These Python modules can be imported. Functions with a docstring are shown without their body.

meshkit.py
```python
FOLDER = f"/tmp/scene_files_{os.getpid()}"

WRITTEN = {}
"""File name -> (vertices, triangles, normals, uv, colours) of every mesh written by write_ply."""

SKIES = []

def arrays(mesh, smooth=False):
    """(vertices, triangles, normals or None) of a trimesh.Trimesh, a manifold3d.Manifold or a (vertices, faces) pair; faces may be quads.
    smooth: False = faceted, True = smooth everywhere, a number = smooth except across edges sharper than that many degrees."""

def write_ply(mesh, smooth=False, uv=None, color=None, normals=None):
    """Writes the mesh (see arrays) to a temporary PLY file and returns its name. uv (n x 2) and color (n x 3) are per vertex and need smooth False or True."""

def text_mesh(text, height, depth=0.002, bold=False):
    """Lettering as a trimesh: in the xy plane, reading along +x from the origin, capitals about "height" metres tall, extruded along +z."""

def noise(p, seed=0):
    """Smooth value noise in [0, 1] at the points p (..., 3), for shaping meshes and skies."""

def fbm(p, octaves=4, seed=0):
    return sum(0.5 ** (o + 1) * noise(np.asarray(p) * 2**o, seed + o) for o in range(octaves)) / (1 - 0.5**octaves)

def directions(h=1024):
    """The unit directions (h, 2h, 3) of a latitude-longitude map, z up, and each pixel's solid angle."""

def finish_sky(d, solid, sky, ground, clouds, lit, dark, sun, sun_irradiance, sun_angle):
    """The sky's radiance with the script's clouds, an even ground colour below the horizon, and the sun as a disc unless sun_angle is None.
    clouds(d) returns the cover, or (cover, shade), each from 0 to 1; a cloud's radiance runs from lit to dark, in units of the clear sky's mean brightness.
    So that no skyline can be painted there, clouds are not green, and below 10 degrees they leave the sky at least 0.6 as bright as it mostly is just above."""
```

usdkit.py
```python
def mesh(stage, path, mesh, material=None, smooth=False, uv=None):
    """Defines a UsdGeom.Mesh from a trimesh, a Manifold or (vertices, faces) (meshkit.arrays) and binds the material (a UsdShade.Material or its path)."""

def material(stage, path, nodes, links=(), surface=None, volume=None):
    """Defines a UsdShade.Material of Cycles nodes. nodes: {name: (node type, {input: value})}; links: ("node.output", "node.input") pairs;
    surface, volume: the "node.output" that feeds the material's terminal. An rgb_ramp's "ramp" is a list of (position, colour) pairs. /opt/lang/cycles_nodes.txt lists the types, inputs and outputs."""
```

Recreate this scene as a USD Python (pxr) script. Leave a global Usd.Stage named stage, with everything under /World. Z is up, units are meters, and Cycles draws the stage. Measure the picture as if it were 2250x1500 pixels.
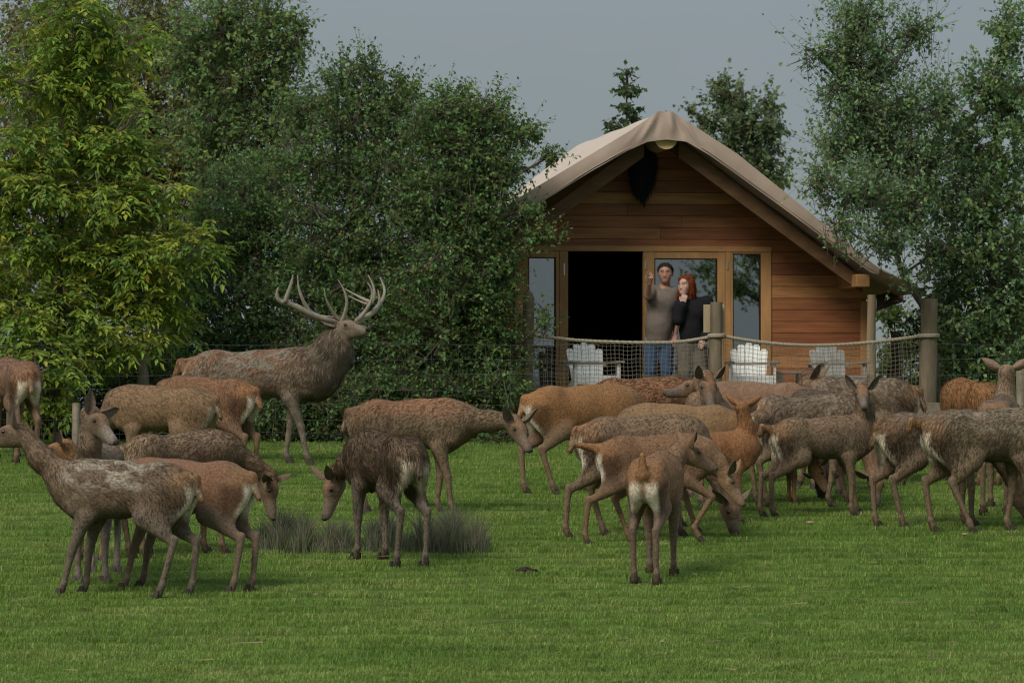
import math, random, numpy as np, trimesh, usdkit, meshkit
from pxr import Usd, UsdGeom, UsdLux, UsdShade, Gf, Sdf, Vt
from shapely.geometry import Polygon, box as sbox
from shapely import affinity

stage = Usd.Stage.CreateInMemory()
UsdGeom.SetStageUpAxis(stage, 'Z'); UsdGeom.SetStageMetersPerUnit(stage, 1.0)
UsdGeom.Xform.Define(stage, '/World'); UsdGeom.Scope.Define(stage, '/World/Looks')

# ------------------------------------------------------------------ camera, sky, sun, exposure
W, H, F = 2250, 1500, 9000.0            # the photograph's pixels; focal length in those pixels
CAM = np.array([0., 0., 1.75]); PITCH = math.atan(150 / F)
EXPOSURE = 0.72
cam = UsdGeom.Camera.Define(stage, '/World/camera')
cam.CreateHorizontalApertureAttr(36.0); cam.CreateVerticalApertureAttr(24.0)
cam.CreateFocalLengthAttr(36.0 * F / W); cam.CreateClippingRangeAttr((0.5, 3000.0))
cam.CreateFStopAttr(6.3); cam.CreateFocusDistanceAttr(37.0); cam.CreateExposureAttr(EXPOSURE)
cam.AddTranslateOp().Set(tuple(CAM)); cam.AddRotateXOp().Set(90 + math.degrees(PITCH))
SUN = np.array([-0.48, -0.8, 0.85]); SUN /= np.linalg.norm(SUN)
sky_mat = usdkit.material(stage, '/World/Looks/sky_air', {
    'sky': ('sky_texture', {'sky_type': 'single_scattering', 'sun_disc': False, 'sun_elevation': math.asin(SUN[2]), 'sun_rotation': math.atan2(SUN[0], SUN[1])}),
    'tc': ('texture_coordinate', {}), 'sx': ('separate_xyz', {}),
    'map': ('mapping', {'scale': (1.0, 1.0, 3.0)}),
    'n': ('noise_texture', {'scale': 2.2, 'detail': 5.0, 'roughness': 0.55}),
    'nr': ('map_range', {'from_min': 0.3, 'from_max': 0.7, 'to_min': 0.93, 'to_max': 1.07}),
    'el': ('math', {'math_type': 'maximum', 'value2': 0.0}),
    'cie': ('math', {'math_type': 'multiply_add', 'value2': 1.9, 'value3': 1.0}),
    'lum': ('math', {'math_type': 'multiply'}),
    'cc': ('vector_math', {'math_type': 'scale', 'vector1': (1.23, 1.42, 1.54)}),
    'mx': ('mix', {'fac': 0.94}),
    'bg': ('background_shader', {'strength': 0.1})},
    [('tc.generated', 'sx.vector'), ('tc.generated', 'map.vector'), ('map.vector', 'n.vector'), ('n.fac', 'nr.value'), ('sx.z', 'el.value1'), ('el.value', 'cie.value1'),
     ('cie.value', 'lum.value1'), ('nr.result', 'lum.value2'), ('lum.value', 'cc.scale'), ('sky.color', 'mx.color1'), ('cc.vector', 'mx.color2'), ('mx.color', 'bg.color')], surface='bg.background')
dome = UsdLux.DomeLight.Define(stage, '/World/sky')
UsdShade.MaterialBindingAPI.Apply(dome.GetPrim()).Bind(sky_mat)
sun = UsdLux.DistantLight.Define(stage, '/World/sun')
sun.CreateIntensityAttr(0.4); sun.CreateAngleAttr(24.0); sun.CreateNormalizeAttr(True); sun.CreateColorAttr((1.0, 0.93, 0.82))
sun.AddRotateZOp().Set(math.degrees(math.atan2(SUN[0], -SUN[1]))); sun.AddRotateXOp().Set(math.degrees(math.acos(SUN[2])))

# ------------------------------------------------------------------ helpers
def ray(u, v):
    d = np.array([u - W / 2, F, 0.0]) + 0.0
    y, z = F, H / 2 - v
    return np.array([u - W / 2, y * math.cos(PITCH) - z * math.sin(PITCH), y * math.sin(PITCH) + z * math.cos(PITCH)])

def at(u, v, Y):
    """the point seen at pixel (u, v) of the photograph, Y metres away"""
    d = ray(u, v); return CAM + d * (Y / d[1])

SL = 580 / F
def gz(y):
    """height of the meadow: level near the viewer, then rising gently, level again at the fence"""
    y = np.asarray(y, float)
    p = CAM[2] - 3.5 + SL * y
    lo = np.logaddexp(0, p * 14) / 14
    top = 1.43
    return top - np.logaddexp(0, (top - lo) * 14) / 14

def ground(u, v):
    lo, hi = 5.0, 60.0
    d = ray(u, v)
    for _ in range(50):
        m = (lo + hi) / 2; p = CAM + d * (m / d[1])
        if p[2] > gz(m): lo = m
        else: hi = m
    p = CAM + d * (lo / d[1]); p[2] = gz(lo); return p

used = {}
def path_for(name, parent):
    base = (parent.GetPath().pathString if parent is not None else '/World') + '/' + name
    k = used.get(base, 0); used[base] = k + 1
    return base if k == 0 else f'{base}_{k:03d}'

def tag(p, label=None, cat=None, group=None, kind=None):
    p = p.GetPrim() if hasattr(p, 'GetPrim') else p
    for k, v in (('label', label), ('category', cat), ('group', group), ('kind', kind)):
        if v: p.SetCustomDataByKey(k, v)
    return p

def thing(name, label, cat, loc=(0, 0, 0), rotz=0, group=None, kind=None):
    x = UsdGeom.Xform.Define(stage, path_for(name, None))
    x.AddTranslateOp().Set(tuple(map(float, loc)))
    if rotz: x.AddRotateZOp().Set(float(rotz))
    return tag(x, label, cat, group, kind)

def put(name, m, mat, parent=None, smooth=False, tint=None, normals=None):
    """one Mesh prim; m: trimesh or (vertices, faces)"""
    p = path_for(name, parent)
    if normals is None:
        q = usdkit.mesh(stage, p, m, mat, smooth=smooth)
    else:
        q = usdkit.mesh(stage, p, m, mat)
        q.CreateNormalsAttr(Vt.Vec3fArray.FromNumpy(np.ascontiguousarray(normals, np.float32))); q.SetNormalsInterpolation('vertex')
    if tint is not None:
        UsdGeom.PrimvarsAPI(q).CreatePrimvar('tint', Sdf.ValueTypeNames.Color3fArray, 'vertex').Set(Vt.Vec3fArray.FromNumpy(np.ascontiguousarray(tint, np.float32)))
    return q.GetPrim()

cat_ = trimesh.util.concatenate
def bx(x0, x1, y0, y1, z0, z1, ch=0.0):
    b = trimesh.creation.box([x1 - x0, y1 - y0, z1 - z0]); b.apply_translation([(x0 + x1) / 2, (y0 + y1) / 2, (z0 + z1) / 2])
    if ch:
        import manifold3d as m3
        hs = []
        for ax in range(3):
            d = np.array([x1 - x0, y1 - y0, z1 - z0]) - 2 * ch; d[ax] += 2 * ch
            hs.append(m3.Manifold.cube(list(map(float, d)), True))
        m = m3.Manifold.batch_hull(hs).to_mesh()
        b = trimesh.Trimesh(m.vert_properties[:, :3], m.tri_verts, process=False); b.apply_translation([(x0 + x1) / 2, (y0 + y1) / 2, (z0 + z1) / 2])
    return b

def tube(pts, rad, n=8, cap=True):
    """tapered tube along a polyline -> (verts, faces)"""
    p = np.asarray(pts, float); r = np.broadcast_to(rad, (len(p),)).astype(float)
    t = np.gradient(p, axis=0); t /= np.linalg.norm(t, axis=1, keepdims=True) + 1e-12
    a = np.array([1., 0, 0]) if abs(t[0][0]) < 0.8 else np.array([0, 1., 0])
    vs = []
    ang = np.arange(n) * 2 * np.pi / n
    for i in range(len(p)):
        a = a - t[i] * (a @ t[i]); a /= np.linalg.norm(a) + 1e-12; b = np.cross(t[i], a)
        vs.append(p[i] + r[i] * (np.cos(ang)[:, None] * a + np.sin(ang)[:, None] * b))
    v = np.vstack(vs); f = []
    for i in range(len(p) - 1):
        for j in range(n):
            k = (j + 1) % n; q = i * n
            f += [[q + j, q + k, q + n + k], [q + j, q + n + k, q + n + j]]
    if cap:
        v = np.vstack([v, p[:1], p[-1:]]); c0 = len(v) - 2; q = (len(p) - 1) * n
        for j in range(n):
            k = (j + 1) % n
            f += [[c0, k, j], [c0 + 1, q + j, q + k]]
    return trimesh.Trimesh(v, np.array(f), process=False)

def spline(pts, n):
    p = np.asarray(pts, float); m = len(p)
    from scipy.interpolate import CubicSpline
    return CubicSpline(np.arange(m), p, axis=0)(np.linspace(0, m - 1, n))

def smooth01(x, a, b):
    t = np.clip((x - a) / (b - a), 0, 1); return t * t * (3 - 2 * t)

# ------------------------------------------------------------------ materials
def L(n): return '/World/Looks/' + n
def plain(name, col, rough=0.7, spec=0.4, var=0.25, scale=9.0, bump=0.0, bscale=60.0, stretch=(1, 1, 1), detail=5.0, **kw):
    a = tuple(c * (1 - var) for c in col); b = tuple(min(c * (1 + var), 0.95) for c in col)
    nodes = {'g': ('geometry', {}), 'm': ('mapping', {'scale': stretch}), 'n': ('noise_texture', {'scale': scale, 'detail': detail, 'roughness': 0.6}),
             'r': ('rgb_ramp', {'ramp': [(0.3, a), (0.7, b)]}), 'p': ('principled_bsdf', {'roughness': rough, 'specular_ior_level': spec, **kw})}
    links = [('g.position', 'm.vector'), ('m.vector', 'n.vector'), ('n.fac', 'r.fac'), ('r.color', 'p.base_color')]
    if bump:
        nodes['n2'] = ('noise_texture', {'scale': bscale, 'detail': 4.0}); nodes['b'] = ('bump', {'strength': bump, 'distance': 0.01})
        links += [('m.vector', 'n2.vector'), ('n2.fac', 'b.height'), ('b.normal', 'p.normal')]
    return usdkit.material(stage, L(name), nodes, links, surface='p.BSDF')

def tinted(name, rough=0.8, spec=0.3, trans=0.0, nz=0.0, nscale=40.0, bump=0.0, **kw):
    nodes = {'a': ('attribute', {'attribute': 'tint'}), 'p': ('principled_bsdf', {'roughness': rough, 'specular_ior_level': spec, **kw})}
    links = []
    col = 'a.color'
    if nz:
        nodes.update({'g': ('geometry', {}), 'n': ('noise_texture', {'scale': nscale, 'detail': 4.0}), 'r': ('map_range', {'from_min': 0.3, 'from_max': 0.7, 'to_min': 1 - nz, 'to_max': 1 + nz}),
                      's': ('vector_math', {'math_type': 'scale'})})
        links += [('g.position', 'n.vector'), ('n.fac', 'r.value'), ('a.color', 's.vector1'), ('r.result', 's.scale')]; col = 's.vector'
        if bump:
            nodes['b'] = ('bump', {'strength': bump, 'distance': 0.01}); links += [('n.fac', 'b.height'), ('b.normal', 'p.normal')]
    links.append((col, 'p.base_color'))
    if trans:
        nodes['t'] = ('translucent_bsdf', {}); nodes['mx'] = ('mix_closure', {'fac': trans})
        links += [(col, 't.color'), ('p.BSDF', 'mx.closure1'), ('t.BSDF', 'mx.closure2')]
        return usdkit.material(stage, L(name), nodes, links, surface='mx.closure')
    return usdkit.material(stage, L(name), nodes, links, surface='p.BSDF')

M = {}
M['leaf'] = tinted('leaf', rough=0.6, spec=0.25, trans=0.4)
M['hide'] = tinted('hide', rough=0.8, spec=0.25, nz=0.3, nscale=55.0, bump=0.5)
M['fur'] = tinted('fur', rough=0.7, spec=0.2, trans=0.5)
M['skin'] = tinted('skin', rough=0.55, spec=0.35, nz=0.06, nscale=60.0)
M['cloth'] = tinted('cloth', rough=0.9, spec=0.15, nz=0.12, nscale=45.0, bump=0.15)
M['antler'] = plain('antler', (0.27, 0.235, 0.18), 0.6, 0.3, 0.3, 14.0, 0.5, 60.0)
M['eye'] = plain('eye', (0.012, 0.008, 0.006), 0.12, 0.6, 0.1)
M['hoof'] = plain('hoof', (0.045, 0.036, 0.03), 0.6, 0.3, 0.3, 20.0)
M['bark'] = plain('bark', (0.105, 0.088, 0.068), 0.9, 0.2, 0.4, 10.0, 0.8, 30.0, (1, 1, 0.3))
M['bark_pale'] = plain('bark_pale', (0.23, 0.195, 0.15), 0.9, 0.2, 0.35, 12.0, 0.6, 40.0, (1, 1, 0.25))
M['post'] = plain('weathered_post', (0.16, 0.125, 0.085), 0.9, 0.2, 0.4, 9.0, 0.8, 40.0, (1, 1, 0.15))
M['pole'] = plain('pale_pole', (0.36, 0.27, 0.17), 0.75, 0.3, 0.25, 10.0, 0.3, 40.0, (1, 1, 0.1))
M['wire'] = plain('fence_wire', (0.12, 0.125, 0.12), 0.5, 0.4, 0.2, 5.0, metallic=0.4)
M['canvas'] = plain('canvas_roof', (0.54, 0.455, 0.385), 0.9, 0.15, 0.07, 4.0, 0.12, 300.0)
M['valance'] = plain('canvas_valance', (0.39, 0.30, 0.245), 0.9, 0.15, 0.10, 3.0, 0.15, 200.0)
M['canvas_brown'] = plain('canvas_brown', (0.11, 0.075, 0.055), 0.9, 0.15, 0.12, 4.0, 0.1, 200.0)
M['netting'] = plain('netting_cord', (0.20, 0.175, 0.125), 0.9, 0.1, 0.3, 60.0)
M['rope'] = plain('rope', (0.34, 0.29, 0.21), 0.9, 0.15, 0.3, 60.0, 0.6, 150.0)
M['honey'] = plain('honey_timber', (0.40, 0.215, 0.085), 0.55, 0.35, 0.22, 7.0, 0.15, 50.0, (0.35, 1, 1))
M['honey_v'] = plain('honey_timber_upright', (0.40, 0.215, 0.085), 0.55, 0.35, 0.22, 7.0, 0.15, 50.0, (1, 1, 0.25))
for k, c in enumerate([(0.273, 0.101, 0.04), (0.238, 0.085, 0.035), (0.331, 0.139, 0.052), (0.296, 0.115, 0.045), (0.209, 0.072, 0.031), (0.394, 0.185, 0.068)]):
    M[f'board{k}'] = plain(f'cedar_board_{"abcdef"[k]}', c, 0.55, 0.35, 0.28, 6.0, 0.2, 40.0, (0.3, 1, 3.0))
M['white_paint'] = plain('white_paint', (0.74, 0.75, 0.72), 0.6, 0.35, 0.06, 8.0, 0.1, 40.0)
M['grey_wood'] = plain('grey_wood', (0.27, 0.235, 0.20), 0.85, 0.2, 0.25, 10.0, 0.3, 50.0, (1, 1, 0.2))
M['grey_paint'] = plain('grey_paint', (0.30, 0.30, 0.28), 0.75, 0.2, 0.2, 10.0, 0.2, 50.0)
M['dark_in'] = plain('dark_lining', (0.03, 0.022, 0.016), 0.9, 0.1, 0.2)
M['board_sign'] = plain('pale_board', (0.40, 0.31, 0.19), 0.8, 0.2, 0.2, 8.0, 0.2, 40.0, (1, 1, 0.2))
M['steel'] = plain('steel', (0.5, 0.5, 0.48), 0.35, 0.5, 0.1, metallic=0.9)
M['shag'] = plain('black_shag', (0.012, 0.013, 0.014), 0.85, 0.2, 0.4, 25.0)
M['rafter'] = plain('rafter_timber', (0.13, 0.07, 0.034), 0.7, 0.25, 0.25, 7.0, 0.15, 50.0, (0.35, 1, 1))
M['log_end'] = plain('log_end', (0.62, 0.43, 0.20), 0.7, 0.3, 0.12, 20.0)
M['clod'] = plain('earth_clod', (0.045, 0.03, 0.024), 0.95, 0.1, 0.4, 30.0, 0.8, 60.0)
M['deck'] = plain('deck_timber', (0.20, 0.16, 0.115), 0.85, 0.2, 0.3, 8.0, 0.3, 40.0, (1, 0.25, 1))
M['glass'] = usdkit.material(stage, L('window_glass'), {
    't': ('transparent_bsdf', {'color': (0.55, 0.6, 0.6)}), 'gl': ('glossy_bsdf', {'color': (0.86, 0.9, 0.94), 'roughness': 0.01}), 'mx': ('mix_closure', {'fac': 0.33})},
    [('t.BSDF', 'mx.closure1'), ('gl.BSDF', 'mx.closure2')], surface='mx.closure')
M['grass'] = usdkit.material(stage, L('grass_blade'), {
    'g': ('geometry', {}), 'a': ('attribute', {'attribute': 'tint'}),
    'n1': ('noise_texture', {'scale': 0.7, 'detail': 4.0, 'roughness': 0.6}), 'n2': ('noise_texture', {'scale': 4.5, 'detail': 3.0}),
    'r1': ('rgb_ramp', {'ramp': [(0.30, (0.118, 0.205, 0.034)), (0.5, (0.165, 0.255, 0.048)), (0.72, (0.24, 0.305, 0.08))]}),
    'r2': ('map_range', {'from_min': 0.3, 'from_max': 0.7, 'to_min': 0.72, 'to_max': 1.25}), 's': ('vector_math', {'math_type': 'scale'}),
    'mu': ('mix', {'mix_type': 'multiply', 'fac': 1.0}), 'p': ('principled_bsdf', {'roughness': 0.6, 'specular_ior_level': 0.25}), 't': ('translucent_bsdf', {}), 'mx': ('mix_closure', {'fac': 0.25})},
    [('g.position', 'n1.vector'), ('g.position', 'n2.vector'), ('n1.fac', 'r1.fac'), ('n2.fac', 'r2.value'), ('r1.color', 's.vector1'), ('r2.result', 's.scale'),
     ('s.vector', 'mu.color1'), ('a.color', 'mu.color2'), ('mu.color', 'p.base_color'), ('mu.color', 't.color'), ('p.BSDF', 'mx.closure1'), ('t.BSDF', 'mx.closure2')], surface='mx.closure')
M['soil'] = usdkit.material(stage, L('meadow_ground'), {
    'g': ('geometry', {}), 'n': ('noise_texture', {'scale': 1.3, 'detail': 6.0}), 'n2': ('noise_texture', {'scale': 26.0, 'detail': 3.0}),
    'r': ('rgb_ramp', {'ramp': [(0.3, (0.07, 0.115, 0.02)), (0.55, (0.085, 0.135, 0.025)), (0.75, (0.11, 0.145, 0.035))]}),
    'b': ('bump', {'strength': 0.8, 'distance': 0.03}), 'p': ('principled_bsdf', {'roughness': 0.95, 'specular_ior_level': 0.1})},
    [('g.position', 'n.vector'), ('g.position', 'n2.vector'), ('n.fac', 'r.fac'), ('r.color', 'p.base_color'), ('n2.fac', 'b.height'), ('b.normal', 'p.normal')], surface='p.BSDF')
# ------------------------------------------------------------------ the meadow
def build_ground():
    ys = np.unique(np.concatenate([[-400, -150, -60, -20, 0, 10], np.arange(14, 60, 0.5), [62, 70, 90, 150, 400, 1500]]))
    xs = np.unique(np.concatenate([[-1500, -400, -150, -60, -30, -20], np.arange(-14, 14.1, 0.7), [20, 30, 60, 150, 400, 1500]]))
    X, Y = np.meshgrid(xs, ys, indexing='ij')
    Z = gz(Y)
    v = np.stack([X, Y, Z], -1).reshape(-1, 3); nx, ny = X.shape
    i, j = np.meshgrid(np.arange(nx - 1), np.arange(ny - 1), indexing='ij'); a = (i * ny + j).ravel()
    f = np.vstack([np.stack([a, a + ny, a + ny + 1], 1), np.stack([a, a + ny + 1, a + 1], 1)])
    tag(put('meadow', (v, f), M['soil'], smooth=True), 'meadow ground under the short grass, rising gently to the fence', 'meadow', kind='structure')
build_ground()

def blades(n, size, h0, h1, w, rng, lean=0.5, straw=0.06):
    x = rng.uniform(-size / 2, size / 2, (n, 2)); h = rng.uniform(h0, h1, n) * (0.7 + 0.6 * rng.random(n)); az = rng.uniform(0, 2 * np.pi, n)
    d = np.stack([np.cos(az), np.sin(az)], 1); ln = rng.uniform(0.1, lean, n) * h
    sd = np.stack([-d[:, 1], d[:, 0]], 1) * (w * rng.uniform(0.7, 1.3, n))[:, None]
    b0 = np.c_[x - sd, np.zeros(n) - 0.01]; b1 = np.c_[x + sd, np.zeros(n) - 0.01]
    m0 = np.c_[x - sd * 0.8 + d * (ln * 0.35)[:, None], h * 0.6]; m1 = np.c_[x + sd * 0.8 + d * (ln * 0.35)[:, None], h * 0.6]
    t = np.c_[x + d * ln[:, None], h]
    v = np.stack([b0, b1, m0, m1, t], 1).reshape(-1, 3); o = np.arange(n)[:, None] * 5
    f = np.vstack([o + [[0, 1, 3]], o + [[0, 3, 2]], o + [[2, 3, 4]]])
    base = rng.uniform(0.86, 1.12, (n, 1)) * np.array([[1, 1, 1.]]) * (1 + rng.normal(0, 0.06, (n, 3)))
    st = rng.random(n) < straw
    base[st] = np.array([2.1, 1.45, 2.2]) * rng.uniform(0.6, 1.0, (st.sum(), 1))
    return v, f, np.repeat(np.clip(base, 0, 3), 5, 0)

def build_grass():
    rng = np.random.default_rng(5)
    pi = UsdGeom.PointInstancer.Define(stage, '/World/grass')
    tag(pi, 'short green lawn grass covering the meadow under the deer', 'grass', kind='stuff')
    rel = pi.CreatePrototypesRel(); S = 0.5; K = 8
    for k in range(K):
        v, f, t = blades(900, S * 1.15, 0.011, 0.030, 0.003, rng, 1.5, 0.07)
        p = f'/World/grass/blade_patch_{k:03d}'
        q = usdkit.mesh(stage, p, (v, f), M['grass'])
        UsdGeom.PrimvarsAPI(q).CreatePrimvar('tint', Sdf.ValueTypeNames.Color3fArray, 'vertex').Set(Vt.Vec3fArray.FromNumpy(t.astype(np.float32)))
        rel.AddTarget(p)
    gx, gy = np.meshgrid(np.arange(-8.5, 8.51, S), np.arange(24.0, 49.0, S), indexing='ij')
    n = gx.size
    x = gx.ravel() + rng.uniform(-.1, .1, n); y = gy.ravel() + rng.uniform(-.1, .1, n)
    sc = 0.88 + 0.32 * meshkit.fbm(np.stack([x * 0.9, y * 0.9, 0 * x], 1), 3, 3)
    ang = rng.uniform(0, 2 * np.pi, n)
    pi.CreatePositionsAttr(Vt.Vec3fArray.FromNumpy(np.stack([x, y, gz(y)], 1).astype(np.float32)))
    pi.CreateScalesAttr(Vt.Vec3fArray.FromNumpy(np.stack([np.ones(n), np.ones(n), sc], 1).astype(np.float32)))
    sl = np.arctan(np.gradient(gz(np.sort(np.unique(y))), np.sort(np.unique(y))).mean())
    pi.CreateOrientationsAttr(Vt.QuathArray([Gf.Quath(float(math.cos(a / 2)), 0, 0, float(math.sin(a / 2))) for a in ang]))
    pi.CreateProtoIndicesAttr(Vt.IntArray.FromNumpy(rng.integers(0, K, n).astype(np.int32)))
build_grass()

def rush(u0, u1, v0, n, label, seed, hmax=0.34):
    rng = np.random.default_rng(seed)
    a, b = ground(u0, v0), ground(u1, v0); c = (a + b) / 2; half = np.linalg.norm(b - a) / 2
    t = thing('rush_clump', label, 'rush clump', c, group='grey rush clumps in the grass')
    k = rng.normal(0, 0.42, n).clip(-1, 1); x = k * half; y = rng.normal(0, 0.2, n).clip(-.45, .45) * 1.0
    h = hmax * (0.35 + 0.7 * rng.random(n)) * (1 - 0.35 * np.abs(k) ** 3) * (0.8 + 0.35 * np.sin(k * 9 + seed))
    az = rng.uniform(0, 2 * np.pi, n); ln = h * rng.uniform(0.03, 0.85, n) ** 1.3; d = np.stack([np.cos(az), np.sin(az)], 1)
    w = 0.0024; P = np.stack([x, y], 1); z0 = gz(c[1] + y) - c[2]
    sd = np.array([w, 0])
    bl = np.c_[P - sd, z0]; br = np.c_[P + sd, z0]; ml = np.c_[P - sd + d * (ln * .35)[:, None], z0 + h * .6]; mr = np.c_[P + sd + d * (ln * .35)[:, None], z0 + h * .6]; tp = np.c_[P + d * ln[:, None], z0 + h]
    v = np.stack([bl, br, ml, mr, tp], 1).reshape(-1, 3); o = np.arange(n)[:, None] * 5
    f = np.vstack([o + [[0, 1, 3]], o + [[0, 3, 2]], o + [[2, 3, 4]]])
    col = np.array([0.165, 0.155, 0.105]) * rng.uniform(0.5, 1.4, (n, 1)) * (1 + rng.normal(0, 0.12, (n, 3))); gr = rng.random(n) < .3; col[gr] *= [.8, 1.15, .7]
    st = rng.random(n) < 0.15; col[st] = np.array([0.2, 0.19, 0.12]) * rng.uniform(.6, 1.1, (st.sum(), 1))
    put('stems', (v, f), M['leaf'], t, tint=np.repeat(col.clip(0.01, 1), 5, 0))
rush(562, 700, 1205, 2600, 'grey rush clump left of the dark brown grazing hind', 3)
rush(690, 785, 1205, 1100, 'thin rush clump behind the front legs of the dark brown grazing hind', 4, 0.26)
rush(790, 905, 1203, 1700, 'rush clump beside the hind hoof of the dark brown grazing hind', 6, 0.28)
rush(895, 1072, 1208, 3600, 'broadest grey rush clump, right of the dark brown grazing hind', 7, 0.35)

def clod(u, v, r, seed, label):
    p = ground(u, v); m = trimesh.creation.icosphere(3, 1.0); q = m.vertices
    m.vertices = q * (0.55 + 0.9 * meshkit.fbm(q * 2.2 + seed * 7, 4, seed))[:, None] * np.array([r, r * .7, r * .42])
    m.apply_translation(p + [0, 0, r * .22])
    tag(put('earth_clod', m, M['clod'], smooth=True), label, 'clod')
clod(1155, 1260, 0.085, 1, 'dark flat earth clod lying alone in the open grass')
clod(902, 1274, 0.022, 2, 'tiny dark dropping in the grass below the hind hoof')
clod(1402, 1339, 0.026, 3, 'small dark dropping in the grass in front of the rust rear-facing hind')

def litter():
    rng = np.random.default_rng(9); V, Fc, T = [], [], []
    n = 230
    for i in range(n):
        u, v = rng.uniform(-100, 2350), 1010 + 480 * rng.random() ** 0.8; p = ground(u, v) + [0, 0, rng.uniform(.03, .05)]
        a = rng.uniform(0, 2 * np.pi); l = rng.uniform(.02, .09) if i % 5 else rng.uniform(.1, .2); w = rng.uniform(.0015, .003) if i % 6 else rng.uniform(.006, .012); l = l * 1.5 if i % 6 else .03
        d = np.array([math.cos(a), math.sin(a), rng.uniform(-.15, .25)]) * l / 2; s = np.array([-math.sin(a), math.cos(a), .5]) * w
        k = len(V) * 4
        V.append([p - d - s, p - d + s, p + d + s + [0, 0, .006], p + d - s]); Fc += [[k, k + 1, k + 2], [k, k + 2, k + 3]]
        c = np.array([.34, .28, .15]) * rng.uniform(.5, 1.1); T += [c] * 4
    tag(put('straw_litter', (np.array(V).reshape(-1, 3), np.array(Fc)), M['leaf'], tint=np.array(T)), 'scattered straw stalks and dead leaves on the grass', 'litter', kind='stuff')
litter()
for u, v, r in ((1780, 1158, .035), (2121, 1184, .03)):
    p = ground(u, v) + [0, 0, .045]; m = trimesh.creation.icosphere(2, 1.0); m.vertices = m.vertices * (.6 + .7 * meshkit.fbm(m.vertices * 2 + u, 3, 2))[:, None] * [r, r * .7, r * .4]; m.apply_translation(p)
    tag(put('wood_chip', m, M['pole'], smooth=True), 'pale chip in the grass ' + ('in front of the young hind looking this way' if u < 2000 else 'in front of the mud-streaked hind at the right edge'), 'wood chip')

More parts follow.
